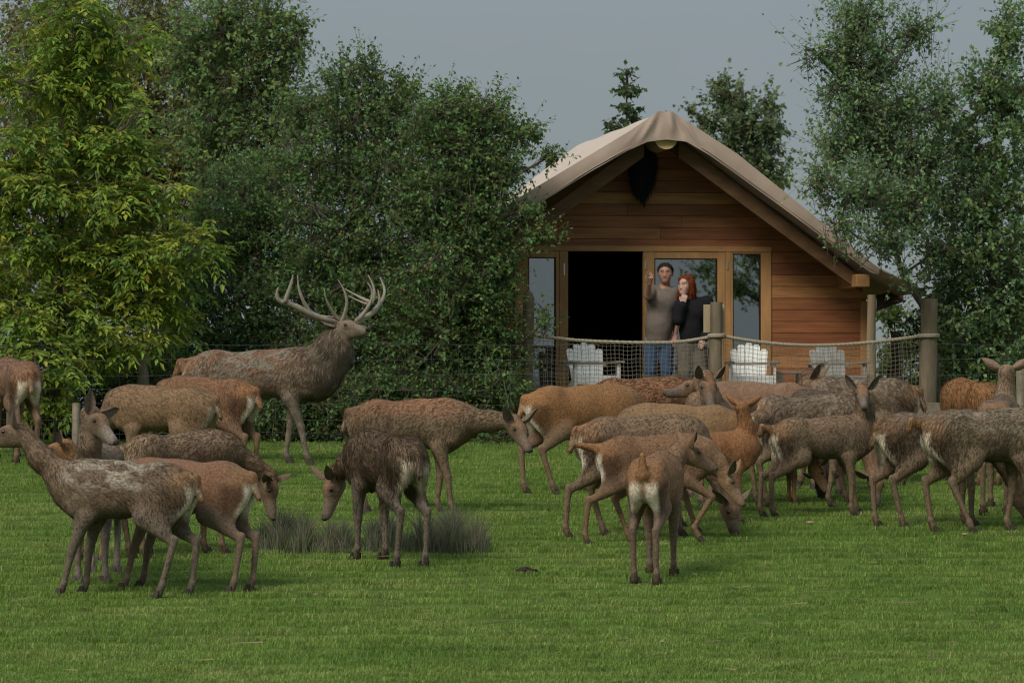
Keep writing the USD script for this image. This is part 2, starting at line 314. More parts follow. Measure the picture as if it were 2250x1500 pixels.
# ------------------------------------------------------------------ implicit surfaces: one continuous skin from tapered limbs
class Skin:
    def __init__(s): s.p = []
    def add(s, a, b, ra, rb, k=0.05, tg=0, sq=1.0, flow=(0, 0, -1), col=None):
        s.p.append((np.asarray(a, float), np.asarray(b, float), ra, rb, k, tg, sq, np.asarray(flow, float), col)); return s
    @staticmethod
    def dist(P, pr):
        a, b, ra, rb, k, tg, sq, fl, c = pr
        x, y, z = P
        bax, bay, baz = b[0] - a[0], (b[1] - a[1]) / sq, b[2] - a[2]
        px, py, pz = x - a[0], (y - a[1]) / sq, z - a[2]
        n = bax * bax + bay * bay + baz * baz + 1e-12
        t = np.clip((px * bax + py * bay + pz * baz) / n, 0, 1)
        d = np.sqrt((px - t * bax) ** 2 + (py - t * bay) ** 2 + (pz - t * baz) ** 2) - (ra + (rb - ra) * t)
        return d * (sq if sq < 1 else 1)
    def mesh(s, h, bump=None, grow=0.0, clip=None):
        lo = np.min([np.minimum(q[0], q[1]) - max(q[2], q[3]) for q in s.p], 0) - 3 * h - grow
        hi = np.max([np.maximum(q[0], q[1]) + max(q[2], q[3]) for q in s.p], 0) + 3 * h + grow
        n = np.ceil((hi - lo) / h).astype(int) + 1
        val = np.full(n, 0.3, np.float32)
        ax = [(lo[i] + h * np.arange(n[i])).astype(np.float32) for i in range(3)]
        for q in s.p:
            m = (q[4] + 3 * h + 0.01 + grow) / min(q[6], 1.0); r = max(q[2], q[3])
            a0 = np.floor((np.minimum(q[0], q[1]) - r - m - lo) / h).astype(int).clip(0); a1 = (np.ceil((np.maximum(q[0], q[1]) + r + m - lo) / h).astype(int) + 1)
            sl = tuple(slice(a0[i], min(a1[i], n[i])) for i in range(3))
            d = s.dist((ax[0][sl[0], None, None], ax[1][None, sl[1], None], ax[2][None, None, sl[2]]), q)
            v = val[sl]; k = q[4]
            g = np.maximum(k - np.abs(v - d), 0) / k
            val[sl] = np.minimum(v, d) - g * g * k * 0.25
        val -= grow
        if clip is not None:
            val = np.maximum(val, clip(ax[0][:, None, None], ax[1][None, :, None], ax[2][None, None, :]))
        return nets(val, lo, h)
    def weights(s, v, soft=0.02):
        P = (v[:, 0], v[:, 1], v[:, 2])
        d = np.stack([s.dist(P, q) for q in s.p], 1); w = np.exp(-(d - d.min(1, keepdims=True)) / soft); w /= w.sum(1, keepdims=True)
        return w

def nets(val, org, h):
    """surface nets: (vertices, triangles, normals) of val = 0"""
    ins = val < 0
    nx, ny, nz = val.shape
    c = np.zeros((nx - 1, ny - 1, nz - 1), np.int8)
    for i in (0, 1):
        for j in (0, 1):
            for k in (0, 1):
                c += ins[i:nx - 1 + i, j:ny - 1 + j, k:nz - 1 + k]
    act = np.argwhere((c > 0) & (c < 8))
    idx = -np.ones(c.shape, np.int64); idx[tuple(act.T)] = np.arange(len(act))
    acc = np.zeros((len(act), 3)); cnt = np.zeros(len(act))
    corners = [(i, j, k) for i in (0, 1) for j in (0, 1) for k in (0, 1)]
    vals = {cr: val[act[:, 0] + cr[0], act[:, 1] + cr[1], act[:, 2] + cr[2]] for cr in corners}
    for a in corners:
        for axis in range(3):
            if a[axis] == 0:
                b = list(a); b[axis] = 1; b = tuple(b)
                va, vb = vals[a], vals[b]; m = (va < 0) != (vb < 0)
                t = np.where(m, va / np.where(m, va - vb, 1), 0)
                p = np.array(a, float)[None] + 0 * t[:, None]; p[:, axis] = t
                acc[m] += p[m]; cnt[m] += 1
    loc = acc / cnt[:, None]
    V = org + (act + loc) * h
    fs = []
    for axis in range(3):
        o1, o2 = [(1, 2), (2, 0), (0, 1)][axis]
        s0 = [slice(None)] * 3; s1 = [slice(None)] * 3; s0[axis] = slice(0, -1); s1[axis] = slice(1, None)
        A, B = ins[tuple(s0)], ins[tuple(s1)]
        e = np.argwhere(A != B)
        ok = (e[:, o1] > 0) & (e[:, o2] > 0) & (e[:, o1] < val.shape[o1] - 1) & (e[:, o2] < val.shape[o2] - 1); e = e[ok]
        fl = A[tuple(e.T)]
        def cell(d1, d2):
            q = e.copy(); q[:, o1] += d1; q[:, o2] += d2; return idx[tuple(q.T)]
        q = np.stack([cell(-1, -1), cell(0, -1), cell(0, 0), cell(-1, 0)], 1)
        q = np.where(fl[:, None], q, q[:, ::-1])
        fs.append(np.vstack([q[:, [0, 1, 2]], q[:, [0, 2, 3]]]))
    Fc = np.vstack(fs)
    # normals from the field's gradient
    from scipy.ndimage import map_coordinates
    x = (act + loc).T; e = 0.6
    g = np.stack([map_coordinates(val, x + np.array([[e if i == k else 0] for i in range(3)]), order=1, mode='nearest') - map_coordinates(val, x - np.array([[e if i == k else 0] for i in range(3)]), order=1, mode='nearest') for k in range(3)], 1)
    N = g / (np.linalg.norm(g, axis=1, keepdims=True) + 1e-9)
    return V, Fc, N

def lm(seed): return np.random.default_rng(seed)
# ------------------------------------------------------------------ the red deer
RUST, TAN, GREY, DARK, PINK, ORANGE = (.215, .10, .045), (.24, .14, .07), (.17, .115, .07), (.075, .052, .036), (.20, .122, .085), (.25, .115, .04)
HIND = 'red deer herd grazing on the meadow'
LOG = []

def ear_mesh(base, d, nrm, L_, w):
    ns, nt = 9, 7
    s = np.linspace(0, 1, ns); t = np.linspace(-1, 1, nt)
    side = np.cross(d, nrm); side /= np.linalg.norm(side); nrm = np.cross(side, d)
    wid = w * np.sin(np.pi * np.clip(s ** 0.8 * 0.9 + 0.1, 0, 1)) ** 0.8; wid[-1] = 0.002
    S, T = np.meshgrid(s, t, indexing='ij'); Wd = wid[:, None]
    cup = (T ** 2) * Wd * (1.15 - 0.75 * S) + 0.02 * S ** 2
    q = base + S[..., None] * L_ * d + (T * Wd * (0.75 + .25 * S))[..., None] * side + cup[..., None] * nrm
    inner = q.reshape(-1, 3); outer = (q - 0.004 * nrm).reshape(-1, 3)
    f = []
    for i in range(ns - 1):
        for j in range(nt - 1):
            a = i * nt + j; f += [[a, a + nt, a + nt + 1], [a, a + nt + 1, a + 1]]
    f = np.array(f); n = len(inner)
    rim = [i * nt for i in range(ns)] + [(ns - 1) * nt + j for j in range(1, nt)] + [i * nt + nt - 1 for i in range(ns - 2, -1, -1)] + [j for j in range(nt - 2, 0, -1)]
    rf = []
    for i in range(len(rim)):
        a, b = rim[i], rim[(i + 1) % len(rim)]; rf += [[a, b, n + b], [a, n + b, n + a]]
    edge = np.clip((np.abs(T) - .55) / .45, 0, 1).ravel()
    return np.vstack([inner, outer]), np.vstack([f, f[:, ::-1] + n, np.array(rf)]), edge, S.ravel()

def deer(label, u, v, yaw, sc, coat, poll, head, legs=(0, 0, 0, 0), tail='down', lx=1.0, stag=False, top=None, leg=None, neckc=None, rump=None, mott=0.35, mud=0.0, shag=1.0, fur=6500, ears=(.75, .6, .2), seed=0,
         name='red_deer_hind', bulge=0.0, white=1.0, lift=None, ez=1.0, muzzle=None):
    rng = np.random.default_rng(seed + 17)
    G = ground(u, v); yr = math.radians(yaw)
    f, l = np.array([math.cos(yr), math.sin(yr), 0]), np.array([-math.sin(yr), math.cos(yr), 0])
    R = np.stack([f, l, [0, 0, 1.0]], 1)                       # columns: local axes in the world
    hz = lambda x, y: float(gz((G + f * x + l * y)[1]) - G[2])
    o = (CAM - G) @ R
    def px(uu, vv, lat=0.0, fwd=None):
        d = ray(uu, vv) @ R
        t = (lat - o[1]) / d[1] if fwd is None else (fwd - o[0]) / d[0]
        return o + d * t
    s = sc
    pit = (hz(.4, 0) - hz(-.4, 0)) / .8                          # the body follows the slope
    B = lambda x, y, z: np.array([x * lx * s, y * s, z * s + pit * x * s])
    coat, top = np.array(coat), np.array(top if top is not None else coat)
    gn = np.array([1.03, .97, .90]) * np.clip((.13 / coat.mean()) ** .5, .9, 1.12); coat, top = coat * gn, top * gn; mott *= .5
    if neckc is not None: neckc = np.array(neckc) * gn
    if leg is not None: leg = np.array(leg) * .92
    legc = np.array(leg if leg is not None else np.array(coat) * .5 + np.array(GREY) * .5)
    nkc = np.array(neckc if neckc is not None else np.array(coat) * .5 + np.array(GREY) * .5)
    rumpc = np.array(rump if rump is not None else np.array(ORANGE) * .5 + np.array(coat) * .6)
    sk = Skin(); A = sk.add
    fl_t, fl_leg = (-.9, 0, -.5), (-.15, 0, -1)
    # trunk
    A(B(.27, 0, .80), B(.0, 0, .805), .212 * s, .205 * s, .06 * s, 0, .80, fl_t)
    A(B(.0, 0, .805), B(-.33, 0, .845), .203 * s, .158 * s, .06 * s, 0, .82, fl_t)
    A(B(-.33, 0, .83), B(-.45, 0, .825), .175 * s, .14 * s, .08 * s, 0, .86, fl_t)
    A(B(.31, 0, .93), B(.12, 0, .935), .075 * s, .06 * s, .08 * s, 0, .7, fl_t)     # withers ridge
    A(B(.39, 0, .74), B(.28, 0, .66), .11 * s, .11 * s, .09 * s, 0, .8, fl_t)       # brisket
    for sd in (1, -1):
        A(B(-.31, .085 * sd, .955), B(-.37, .08 * sd, .94), .05 * s, .05 * s, .05 * s, 0, 1, fl_t); A(B(.40, .085 * sd, .72), B(.36, .11 * sd, .66), .055 * s, .05 * s, .05 * s, 3, 1, fl_t)
    hoofs = []
    for i, sd in enumerate((1, -1, 1, -1)):
        dx = legs[i] / (s * lx)
        lf = (lift or {}).get(i, 0)
        if i < 2:
            y = .105 * sd
            hx, hy = (.285 + dx) * lx * s, y * s
            gzz = hz(hx, hy)
            foot = np.array([hx, hy, gzz]); sh = B(.33, .10 * sd, .80); el = B(.235, .115 * sd, .60); el[0] += dx * .12 * s
            kn = B(.275, y, .33); kn[0] = el[0] * .45 + hx * .55 + .012 * s + lf * .16; kn[2] = .335 * s + gzz * .6 + lf * .10
            fe = np.array([hx - .012 * s - lf * .03, hy, .095 * s + gzz + lf * .06]); to = foot + [.012 * s, 0, .03 * s + lf * .02]
            A(sh, el, .125 * s, .068 * s, .055 * s, 3, .58, (-.3, 0, -1))
            A(el, kn, .060 * s, .033 * s, .04 * s, 4, 1, fl_leg)
            A(kn, fe, .032 * s, .021 * s, .02 * s, 4, 1, fl_leg)
            A(fe, to, .027 * s, .030 * s, .02 * s, 4, 1, fl_leg)
        else:
            y = .10 * sd
            hx, hy = (-.44 + dx) * lx * s, y * s
            gzz = hz(hx, hy)
            foot = np.array([hx, hy, gzz]); hp = B(-.37, .085 * sd, .80); st = B(-.245, .115 * sd, .61); st[0] += dx * .22 * s
            ho = B(-.50, y, .425); ho[0] = -.50 * lx * s + dx * .62 * s; ho[2] = .425 * s + gzz * .6 + abs(dx) * -.05
            fe = np.array([hx - .012 * s, hy, .10 * s + gzz]); to = foot + [.012 * s, 0, .03 * s]
            A(hp, st, .165 * s, .085 * s, .06 * s, 1, .52, (-.35, 0, -1))
            A(B(-.46, .075 * sd, .74), ho * .45 + st * .55 + [-.05 * s, 0, 0], .10 * s, .045 * s, .06 * s, 1, .55, (-.1, 0, -1))
            A(st, ho, .078 * s, .034 * s, .045 * s, 2, .8, fl_leg)
            A(ho + [-.018 * s, 0, .02 * s], fe, .031 * s, .022 * s, .02 * s, 2, 1, fl_leg)
            A(fe, to, .028 * s, .030 * s, .02 * s, 2, 1, fl_leg)
        hoofs.append((to, lf))
    # neck and head
    P = px(*poll)
    N0, N1 = B(.30, 0, .82), B(.43, 0, .84)
    nk = P - N1; nl = np.linalg.norm(nk); nd = nk / nl
    hy_, hp_ = math.radians(head[0] - yaw), math.radians(head[1])
    hd = np.array([math.cos(hy_) * math.cos(hp_), math.sin(hy_) * math.cos(hp_), math.sin(hp_)])
    hl = np.array([-math.sin(hy_), math.cos(hy_), 0]); hu = np.cross(hd, hl)
    hs = s * (1.0 if not stag else 1.0)
    mid = N1 + nk * .5 + np.array([0, 0, bulge]) + np.array([.03 * s, 0, 0])
    back = P - hd * .02 * hs
    r0, r1, r2, r3 = (.155, .13, .086, .070) if not stag else (.195, .19, .165, .115)
    fln = -nd + np.array([0, 0, -.5])
    if stag: A(N1 + [0.02, 0, -.12], mid + [.05, 0, -.11], .15 * s, .115 * s, .10, 5, .8, fln)
    A(N0, N1, r0 * s, r1 * s, .10 * s, 5, .85, fln); A(N1, mid, r1 * s, r2 * s, .07 * s, 5, .85, fln); A(mid, back, r2 * s, r3 * s, .06 * s, 5, 1, fln)
    hp = lambda a, b, c: P + hd * a * hs + hl * b * hs + hu * c * hs
    A(hp(.02, 0, 0), hp(.10, 0, .0), .071 * hs, .068 * hs, .04 * hs, 6, 1, -hd)
    A(hp(.10, 0, -.005), hp(.33, 0, -.028), .056 * hs, .031 * hs, .04 * hs, 6, 1, -hd)
    A(hp(.05, 0, -.06), hp(.30, 0, -.052), .050 * hs, .022 * hs, .04 * hs, 6, 1, -hd)
    for sd in (1, -1):
        A(hp(.085, .043 * sd, .022), hp(.145, .036 * sd, .012), .028 * hs, .022 * hs, .025 * hs, 6, 1, -hd)
    # tail
    tb = B(-.575, 0, .90)
    te = {'down': B(-.635, 0, .74), 'up': B(-.60, 0, 1.06), 'out': B(-.78, 0, .94), 'curl': B(-.68, .01, .93)}[tail]
    A(B(-.50, 0, .88), tb, .06 * s, .042 * s, .05 * s, 7, 1, (-.5, 0, -1)); A(tb, te, .045 * s, .024 * s, .02 * s, 7, 1, (-.2, 0, -1))
    if tail == 'curl': A(te, te + [-.02 * s, 0, -.07 * s], .035 * s, .03 * s, .03 * s, 7)
    V, Fc, N = sk.mesh(.0135)
    w = sk.weights(V, .018 * s); tg = np.array([q[5] for q in sk.p])
    Wt = np.stack([w[:, tg == k].sum(1) for k in range(8)], 1)
    X, Y, Z = V[:, 0] / (s * lx), V[:, 1] / s, (V[:, 2] - pit * V[:, 0]) / s
    sm = smooth01
    n1 = meshkit.fbm(V * 5.5 + seed * 3.1, 4, seed); n3 = meshkit.fbm(V * 2.2 + seed * 1.7, 2, seed + 9); n2 = meshkit.fbm(V * [10, 10, 30] + seed, 3, seed + 1)
    side = coat[None] * (1 + 0 * n1[:, None])
    tor = side + (top - coat)[None] * sm(Z, .80, .97)[:, None]
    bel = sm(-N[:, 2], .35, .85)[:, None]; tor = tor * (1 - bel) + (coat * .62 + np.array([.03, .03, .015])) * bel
    legm = np.array(legc)[None] + 0 * tor
    hm = sm(Z, .50, .72)[:, None]; thigh = tor * hm + legm * (1 - hm)
    hd_t = ((V - P) @ hd) / hs; hd_u = ((V - P) @ hu) / hs
    mz = np.array(muzzle if muzzle is not None else nkc * .8 + .03)
    face = nkc[None] * .95 + (np.array(RUST) * .55 - nkc * .5)[None] * (sm(hd_u, .02, .075) * (1 - sm(hd_t, .10, .22)))[:, None]
    face = face + (mz - nkc)[None] * sm(hd_t, .14, .30)[:, None]
    face = face * (1 + .55 * (sm(-hd_u, .055, .085) * sm(hd_t, .05, .2))[:, None])
    eo = np.min([np.linalg.norm(V - hp(.118, .058 * q, .022), axis=1) for q in (-1, 1)], 0) / hs
    face = face * (1 - .35 * (sm(-eo, -.05, -.025))[:, None]) * (1 + .14 * (sm(eo, .03, .045) * sm(-eo, -.075, -.05))[:, None])
    face = face * (1 - .45 * (sm(hd_t, .30, .335) * sm(hd_u, -.03, .0))[:, None])
    tailc = rumpc * 1.0
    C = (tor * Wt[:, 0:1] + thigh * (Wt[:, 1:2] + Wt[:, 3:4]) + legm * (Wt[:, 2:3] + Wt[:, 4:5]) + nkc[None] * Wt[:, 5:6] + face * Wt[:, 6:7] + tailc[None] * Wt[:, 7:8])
    body = Wt[:, [0, 1, 7]].sum(1)
    rp = sm(-X, .36, .50) * sm(Z, .66, .84) * body * (0 if white == 0 else 1) * np.clip(.75 + 1.2 * (n1 - .5), 0, 1)
    C = C * (1 - rp[:, None]) + rumpc[None] * rp[:, None]
    wh = sm(-X, .38, .44) * sm(-N[:, 0], .02, .32) * (1 - sm(np.abs(Y), .105, .135)) * sm(Z, .55, .64) * (1 - sm(Z, .79, .87)) * white * (.35 + .65 * sm(np.abs(Y), .012, .034)) * np.clip(1.0 + 2.0 * (n1 - .45), 0, 1)
    ring = sm(-X, .33, .42) * sm(np.abs(Y), .09, .125) * (1 - sm(np.abs(Y), .17, .2)) * sm(Z, .5, .62) * (1 - sm(Z, .80, .88)) * white * sm(-N[:, 0], -.45, .05)
    wh = np.minimum(wh, 1 - Wt[:, 7])
    C = C * (1 - .5 * ring[:, None]); C = C * (1 - wh[:, None]) + np.array([.56, .48, .37])[None] * wh[:, None]
    m = 1 + mott * 2.2 * ((.5 * n1 + .2 * n2 + .55 * n3) - .625) * (1 - .7 * Wt[:, 6])
    C = C * m[:, None]
    if mud:
        mm = sm(meshkit.fbm(V * [7, 7, 14] + seed * 5 + 3, 4, seed + 5), .52 - .07 * (mud > .9), .66 - .09 * (mud > .9)) * (sm(Z, .66, .86) * (Wt[:, 0] + Wt[:, 3] * .8)) * mud
        if stag: mm = np.maximum(mm, sm(meshkit.fbm(V * 16 + 3, 3, 4), .40, .55) * np.maximum(np.clip(Wt[:, 5] + Wt[:, 6] + Wt[:, 4] + Wt[:, 3] * .7, 0, 1) * .5, sm(-X, .15, .3) * (1 - sm(-X, .42, .52)) * sm(Z, .66, .74) * (1 - sm(Z, .84, .92)) * 1.3).clip(0, 1))
        C = C * (1 - mm[:, None]) + (np.array([.29, .245, .185]) if not stag else np.array([.21, .175, .13]))[None] * mm[:, None]
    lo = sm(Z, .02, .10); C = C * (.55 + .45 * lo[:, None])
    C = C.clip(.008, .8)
    # ears
    ev, ef, ec = [], [], []; k0 = len(V); ea = ears
    for sd in (1, -1):
        a, b, c = (ea if sd == 1 else (ears[3:] if len(ears) > 3 else ea))[:3]
        d = hl * sd * a + hu * b - hd * c; d /= np.linalg.norm(d)
        nr = hd * .75 + hl * sd * .45 + hu * .1; nr = nr - d * (nr @ d); nr /= np.linalg.norm(nr)
        q, ff, edge, sq = ear_mesh(hp(.012, .052 * sd, .035), d, nr, .205 * s, .052 * s)
        ci = (np.array([.23, .18, .145])[None] * (1 - .35 * edge[:, None])) * (1 - .25 * sq[:, None]); co = nkc[None] * .95 * (1 - .45 * edge[:, None] * sq[:, None])
        ev.append(q); ef.append(ff + k0); k0 += len(q); ec.append(np.vstack([ci, co + 0 * ci]))
    allv = np.vstack([V] + ev); allf = np.vstack([Fc] + ef); allc = np.vstack([C] + ec)
    nn = np.zeros_like(allv); fn = np.cross(allv[allf[:, 1]] - allv[allf[:, 0]], allv[allf[:, 2]] - allv[allf[:, 0]])
    for k in range(3): np.add.at(nn, allf[:, k], fn)
    nn /= np.linalg.norm(nn, axis=1, keepdims=True) + 1e-12; nn[:len(V)] = N
    t = thing(name, label, 'deer', G, yaw, HIND if not stag else None)
    put('body', (allv, allf), M['hide'], t, tint=allc, normals=nn)
    for sd in (1, -1):
        e = trimesh.creation.icosphere(2, .0195 * hs); e.apply_translation(hp(.118, .058 * sd, .022)); put('eye', e, M['eye'], t, smooth=True)
    no = trimesh.creation.icosphere(2, 1.0); no.vertices = no.vertices @ np.stack([hd * .018, hl * .030, hu * .024]) * hs + hp(.348, 0, -.024); put('nose', no, M['eye'] if stag else M['hoof'], t, smooth=True)
    for to, lf in hoofs:
        tw = []
        for q in (-1, 1):
            w_ = trimesh.creation.box([1, 1, 1]); w_.vertices = np.array([[x_ * (.045 if z_ < 0 else .027) + (.022 if z_ < 0 else .0) + 0, (y_ * .022) + q * .017 * (1 if z_ < 0 else .9), z_ * .06] for x_, y_, z_ in w_.vertices]) * s
            w_.vertices = w_.vertices * [1.15, 1.5, 1.0]; w_.apply_translation(to + [0.004 * s, 0, -.002]); tw.append(w_)
        put('hoof', cat_(tw), M['hoof'], t)
    # coat of short hairs in locks
    tri = V[Fc]; area = np.linalg.norm(np.cross(tri[:, 1] - tri[:, 0], tri[:, 2] - tri[:, 0]), axis=1)
    dens = np.clip(Wt[:, 0] + Wt[:, 1] + Wt[:, 3] + 1.1 * Wt[:, 5] + 1.2 * Wt[:, 7] + .12 * (Wt[:, 2] + Wt[:, 4]) , .0, 2)[Fc].mean(1); area = area * dens
    fi = rng.choice(len(Fc), fur, p=area / area.sum()); bc = rng.dirichlet((1, 1, 1), fur)
    ip = lambda arr: (arr[Fc[fi]] * bc[..., None]).sum(1)
    p0, n0, c0, w0 = ip(V), ip(N), ip(C), ip(w)
    n0 /= np.linalg.norm(n0, axis=1, keepdims=True)
    flow = w0 @ np.array([q[7] / np.linalg.norm(q[7]) for q in sk.p])
    flow += (np.stack([meshkit.fbm(p0 * 6 + seed + 40 * k, 3, seed + k) for k in range(3)], 1) - .5) * 1.6 + rng.normal(0, .18, (fur, 3))
    flow -= n0 * (flow * n0).sum(1, keepdims=True); flow /= np.linalg.norm(flow, axis=1, keepdims=True) + 1e-9
    ln = (.030 * shag * rng.uniform(.6, 1.5, fur) * (1 + (1.2 if stag else .3) * ip(Wt[:, 5:6])[:, 0]))[:, None] * s
    sd = np.cross(flow, n0) * (.0042 * rng.uniform(.6, 1.5, fur) * (.75 + .25 * shag))[:, None]
    b = p0 - n0 * .003; tip = p0 + flow * ln + n0 * (.10 + .14 * rng.random((fur, 1))) * ln
    hv = np.stack([b - sd, b + sd, tip], 1).reshape(-1, 3)
    hc = np.repeat((c0 * (1 + (mott * .42 + .03) * rng.normal(0, .45, (fur, 1)).clip(-1.4, 1.5))).clip(.006, .8), 3, 0)
    put('coat', (hv, np.arange(fur * 3).reshape(-1, 3)), M['fur'], t, tint=hc, normals=np.repeat(n0, 3, 0))
    LOG.append((label[:34], 'poll', np.round(P / s, 2).tolist(), 'neck', round(nl / s, 2)))
    return dict(t=t, G=G, R=R, hp=hp, hd=hd, hl=hl, hu=hu, s=s)

def build_deer():
    # ---- left group
    deer('mud-backed grey-brown hind standing side-on at the front left, its head cut by the left edge', 268, 1308, 166, 1.02, (.125, .09, .062), (45, 950, 0.02), (178, -8), (.16, .05, .10, -.08), top=(.12, .09, .068), mott=.4, mud=.95, seed=1, fur=9000, rump=TAN, ears=(.45, .95, .1), leg=(.15, .115, .085))
    deer('smooth reddish-brown hind with hind legs together, behind the mud-backed one at the front left', 402, 1296, 163, 1.0, (.17, .095, .06), (222, 1075, -.02), (165, -75), (.16, .10, -.02, -.10), mott=.18, seed=2, shag=.5, rump=(.2, .11, .055), leg=(.17, .12, .085))
    deer('shaggy dark-streaked hind with a tan rump grazing with its head beside the rushes', 400, 1222, 36, 1.03, (.12, .082, .052), (588, 1048, -.12), (-25, -76), (0, .05, 0, .03), top=(.17, .125, .085), mott=.75, seed=3, shag=1.5, fur=8500, rump=(.25, .175, .105), ears=(.9, .35, .15))
    deer('grey-faced hind looking right with one ear out sideways, over the back of the mud-backed hind', 212, 1272, 268, 1.04, (.15, .115, .085), (200, 912, None, .60), (318, -32), (0, 0, 0, 0), seed=4, mott=.25, ears=(.95, .12, .1, .25, .95, .15), leg=(.2, .16, .13), muzzle=(.22, .18, .15))
    deer('orange hind with only back and head showing behind the grey-faced hind, facing left', 246, 1226, 238, .93, (.25, .115, .04), (143, 982, -.06), (185, -20), (0, .05, 0, -.05), seed=5, mott=.2, white=0)
    deer('pinkish-tan hind seen from behind at the left edge, high up by the yellow-green tree', 32, 1013, 112, 1.10, (.19, .12, .08), (-20, 870, 0), (150, -60), seed=6, top=(.19, .115, .085), mott=.4, shag=1.2)
    deer('tan hind with a broad rounded rump, in front of the rust hind beside the stag', 350, 1080, 163, 1.04, (.205, .135, .08), (232, 940, 0), (170, -60), seed=7, mott=.3, white=.4, rump=(.21, .13, .07))
    deer('rust hind grazing between the tan hind and the stag, its orange ear tip showing', 452, 1052, 154, 1.04, (.17, .095, .055), (362, 858, 0), (165, -70), (.0, .0, .0, -.05), seed=8, mott=.3, ears=(.9, .5, .2))
    # ---- the stag
    st = deer('big antlered stag with a mud-caked neck standing tall beside the dark hedge trees', 569, 1018, -6, 1.22, (.15, .10, .07), (752, 722, .03), (-46, 2), (-.14, .13, -.1, .1), lx=1.24, stag=True, name='red_deer_stag', top=(.16, .098, .064), neckc=(.12, .092, .066), leg=(.14, .11, .08), mott=.5, mud=1.0, seed=9, fur=12000, shag=1.0,
              ears=(.95, .25, .35), white=.6)
    Yb = at(752, 722, st['G'][1])[1]
    def tines(side, lines):
        # antlers, in the stag's own frame
        out = []
        for pts, r0, r1 in lines:
            q = np.array([(at(a, b, st['G'][1] + dy) - st['G']) @ st['R'] for a, b, dy in pts])
            c = spline(q, 14) if len(q) > 2 else np.linspace(q[0], q[1], 6)
            out.append(tube(c, np.linspace(r0 * 1.2, r1 * 1.15, len(c)) * (1 + .06 * np.sin(np.arange(len(c)) * 2.3)), 10))
        put('antler', cat_(out), M['antler'], st['t'], smooth=True)
    tines(0, [([(757, 714, -.10), (735, 703, -.14), (700, 697, -.22), (670, 683, -.30), (640, 669, -.36), (622, 663, -.40)], .033, .026),
              ([(624, 664, -.40), (610, 655, -.43), (609, 640, -.45), (612, 632, -.46)], .025, .006), ([(626, 664, -.40), (634, 640, -.42), (641, 618, -.43), (644, 603, -.44)], .024, .005),
              ([(690, 693, -.25), (672, 672, -.31), (660, 645, -.36), (655, 625, -.38), (654, 605, -.39)], .023, .005),
              ([(744, 706, -.13), (731, 685, -.20), (719, 663, -.27), (713, 637, -.31)], .022, .005), ([(750, 708, -.12), (758, 688, -.18), (762, 662, -.24), (756, 638, -.27), (743, 615, -.28)], .022, .005)])
    tines(1, [([(782, 710, .02), (800, 699, .08), (822, 684, .15), (838, 662, .21), (845, 643, .25), (842, 625, .27), (835, 609, .28)], .032, .005),
              ([(828, 678, .17), (833, 665, .20), (833, 650, .22), (830, 637, .23)], .018, .005),
              ([(779, 708, .02), (798, 690, .0), (812, 668, -.02), (818, 645, -.03), (807, 621, -.04)], .025, .005),
              ([(814, 668, .04), (822, 650, .06), (820, 628, .07), (808, 604, .08)], .021, .005),
              ([(813, 663, .02), (797, 656, .10), (780, 647, .16), (758, 635, .20)], .018, .005), ([(808, 668, .02), (793, 663, .07), (765, 650, .12)], .014, .004)])
    # ---- centre
    deer('long-necked grey-brown hind stretching its lowered head right towards the orange-tan hind', 908, 1128, -4, 1.06, (.135, .10, .066), (1128, 928, -.05), (-52, -42), (-.07, .08, 0, 0), top=(.19, .105, .062), mott=.45, seed=10, shag=1.1, fur=8500, ears=(.75, .75, .2), rump=(.18, .11, .06), white=.3)
    deer('dark brown shaggy hind seen from behind, grazing with lowered head beside the rushes', 846, 1236, 117, 1.06, (.078, .054, .036), (737, 1048, .02), (205, -70), (.02, -.06, .02, -.08), mott=.6, seed=11, shag=1.5, fur=9500, leg=(.13, .10, .075), neckc=(.14, .10, .07), ears=(.65, .75, .35), rump=(.13, .09, .055), white=.8)
    # ---- right group, far row
    deer('orange-tan hind facing away to the right, its rump behind the long-necked hind', 1282, 1083, 16, 1.06, (.215, .115, .05), (1450, 1000, 0), (0, -60), (0, .05, -.12, .12), seed=12, mott=.22, shag=.6, leg=(.2, .13, .08))
    deer('rust shaggy-backed hind hidden behind the orange-tan one, below the rope fence', 1420, 1056, 5, 1.05, (.17, .09, .05), (1560, 960, 0), (0, -60), seed=13, mott=.55, shag=1.6)
    deer('pinkish-tan hind laying its head leftwards past the face of the rust-browed hind', 1662, 1067, 178, 1.04, (.19, .12, .08), (1535, 848, -.25), (186, -8), seed=14, mott=.2, shag=.6, bulge=.10, ears=(.8, .2, .5), muzzle=(.12, .095, .075))
    deer('rust-browed hind facing the viewer with both ears pricked up, below the man and woman', 1556, 1104, 276, 1.04, (.18, .12, .075), (1551, 832, None, .5), (285, -52), seed=15, mott=.2, ears=(.35, .95, .05), muzzle=(.14, .11, .085), neckc=(.18, .125, .085))
    deer('big mud-streaked hind grazing behind the hind that looks this way, its face to the ground', 1776, 1112, 12, 1.05, (.12, .092, .064), (1921, 1042, -.12), (-75, -70), (.12, -.12, -.02, .02), top=(.15, .12, .09), mott=.75, mud=.35, seed=16, shag=1.3, fur=9000, ears=(.9, .3, .2), rump=(.24, .15, .09), neckc=(.18, .125, .08), muzzle=(.2, .155, .12))
    deer('mud-streaked hind turning its rust-browed head back, below the grey slatted chair', 1886, 1063, 176, 1.07, (.145, .112, .078), (1778, 832, -.05), (-28, -48), top=(.17, .135, .10), mott=.7, mud=.3, seed=17, shag=1.4, fur=8500, ears=(.35, .95, .1), neckc=(.18, .125, .08))
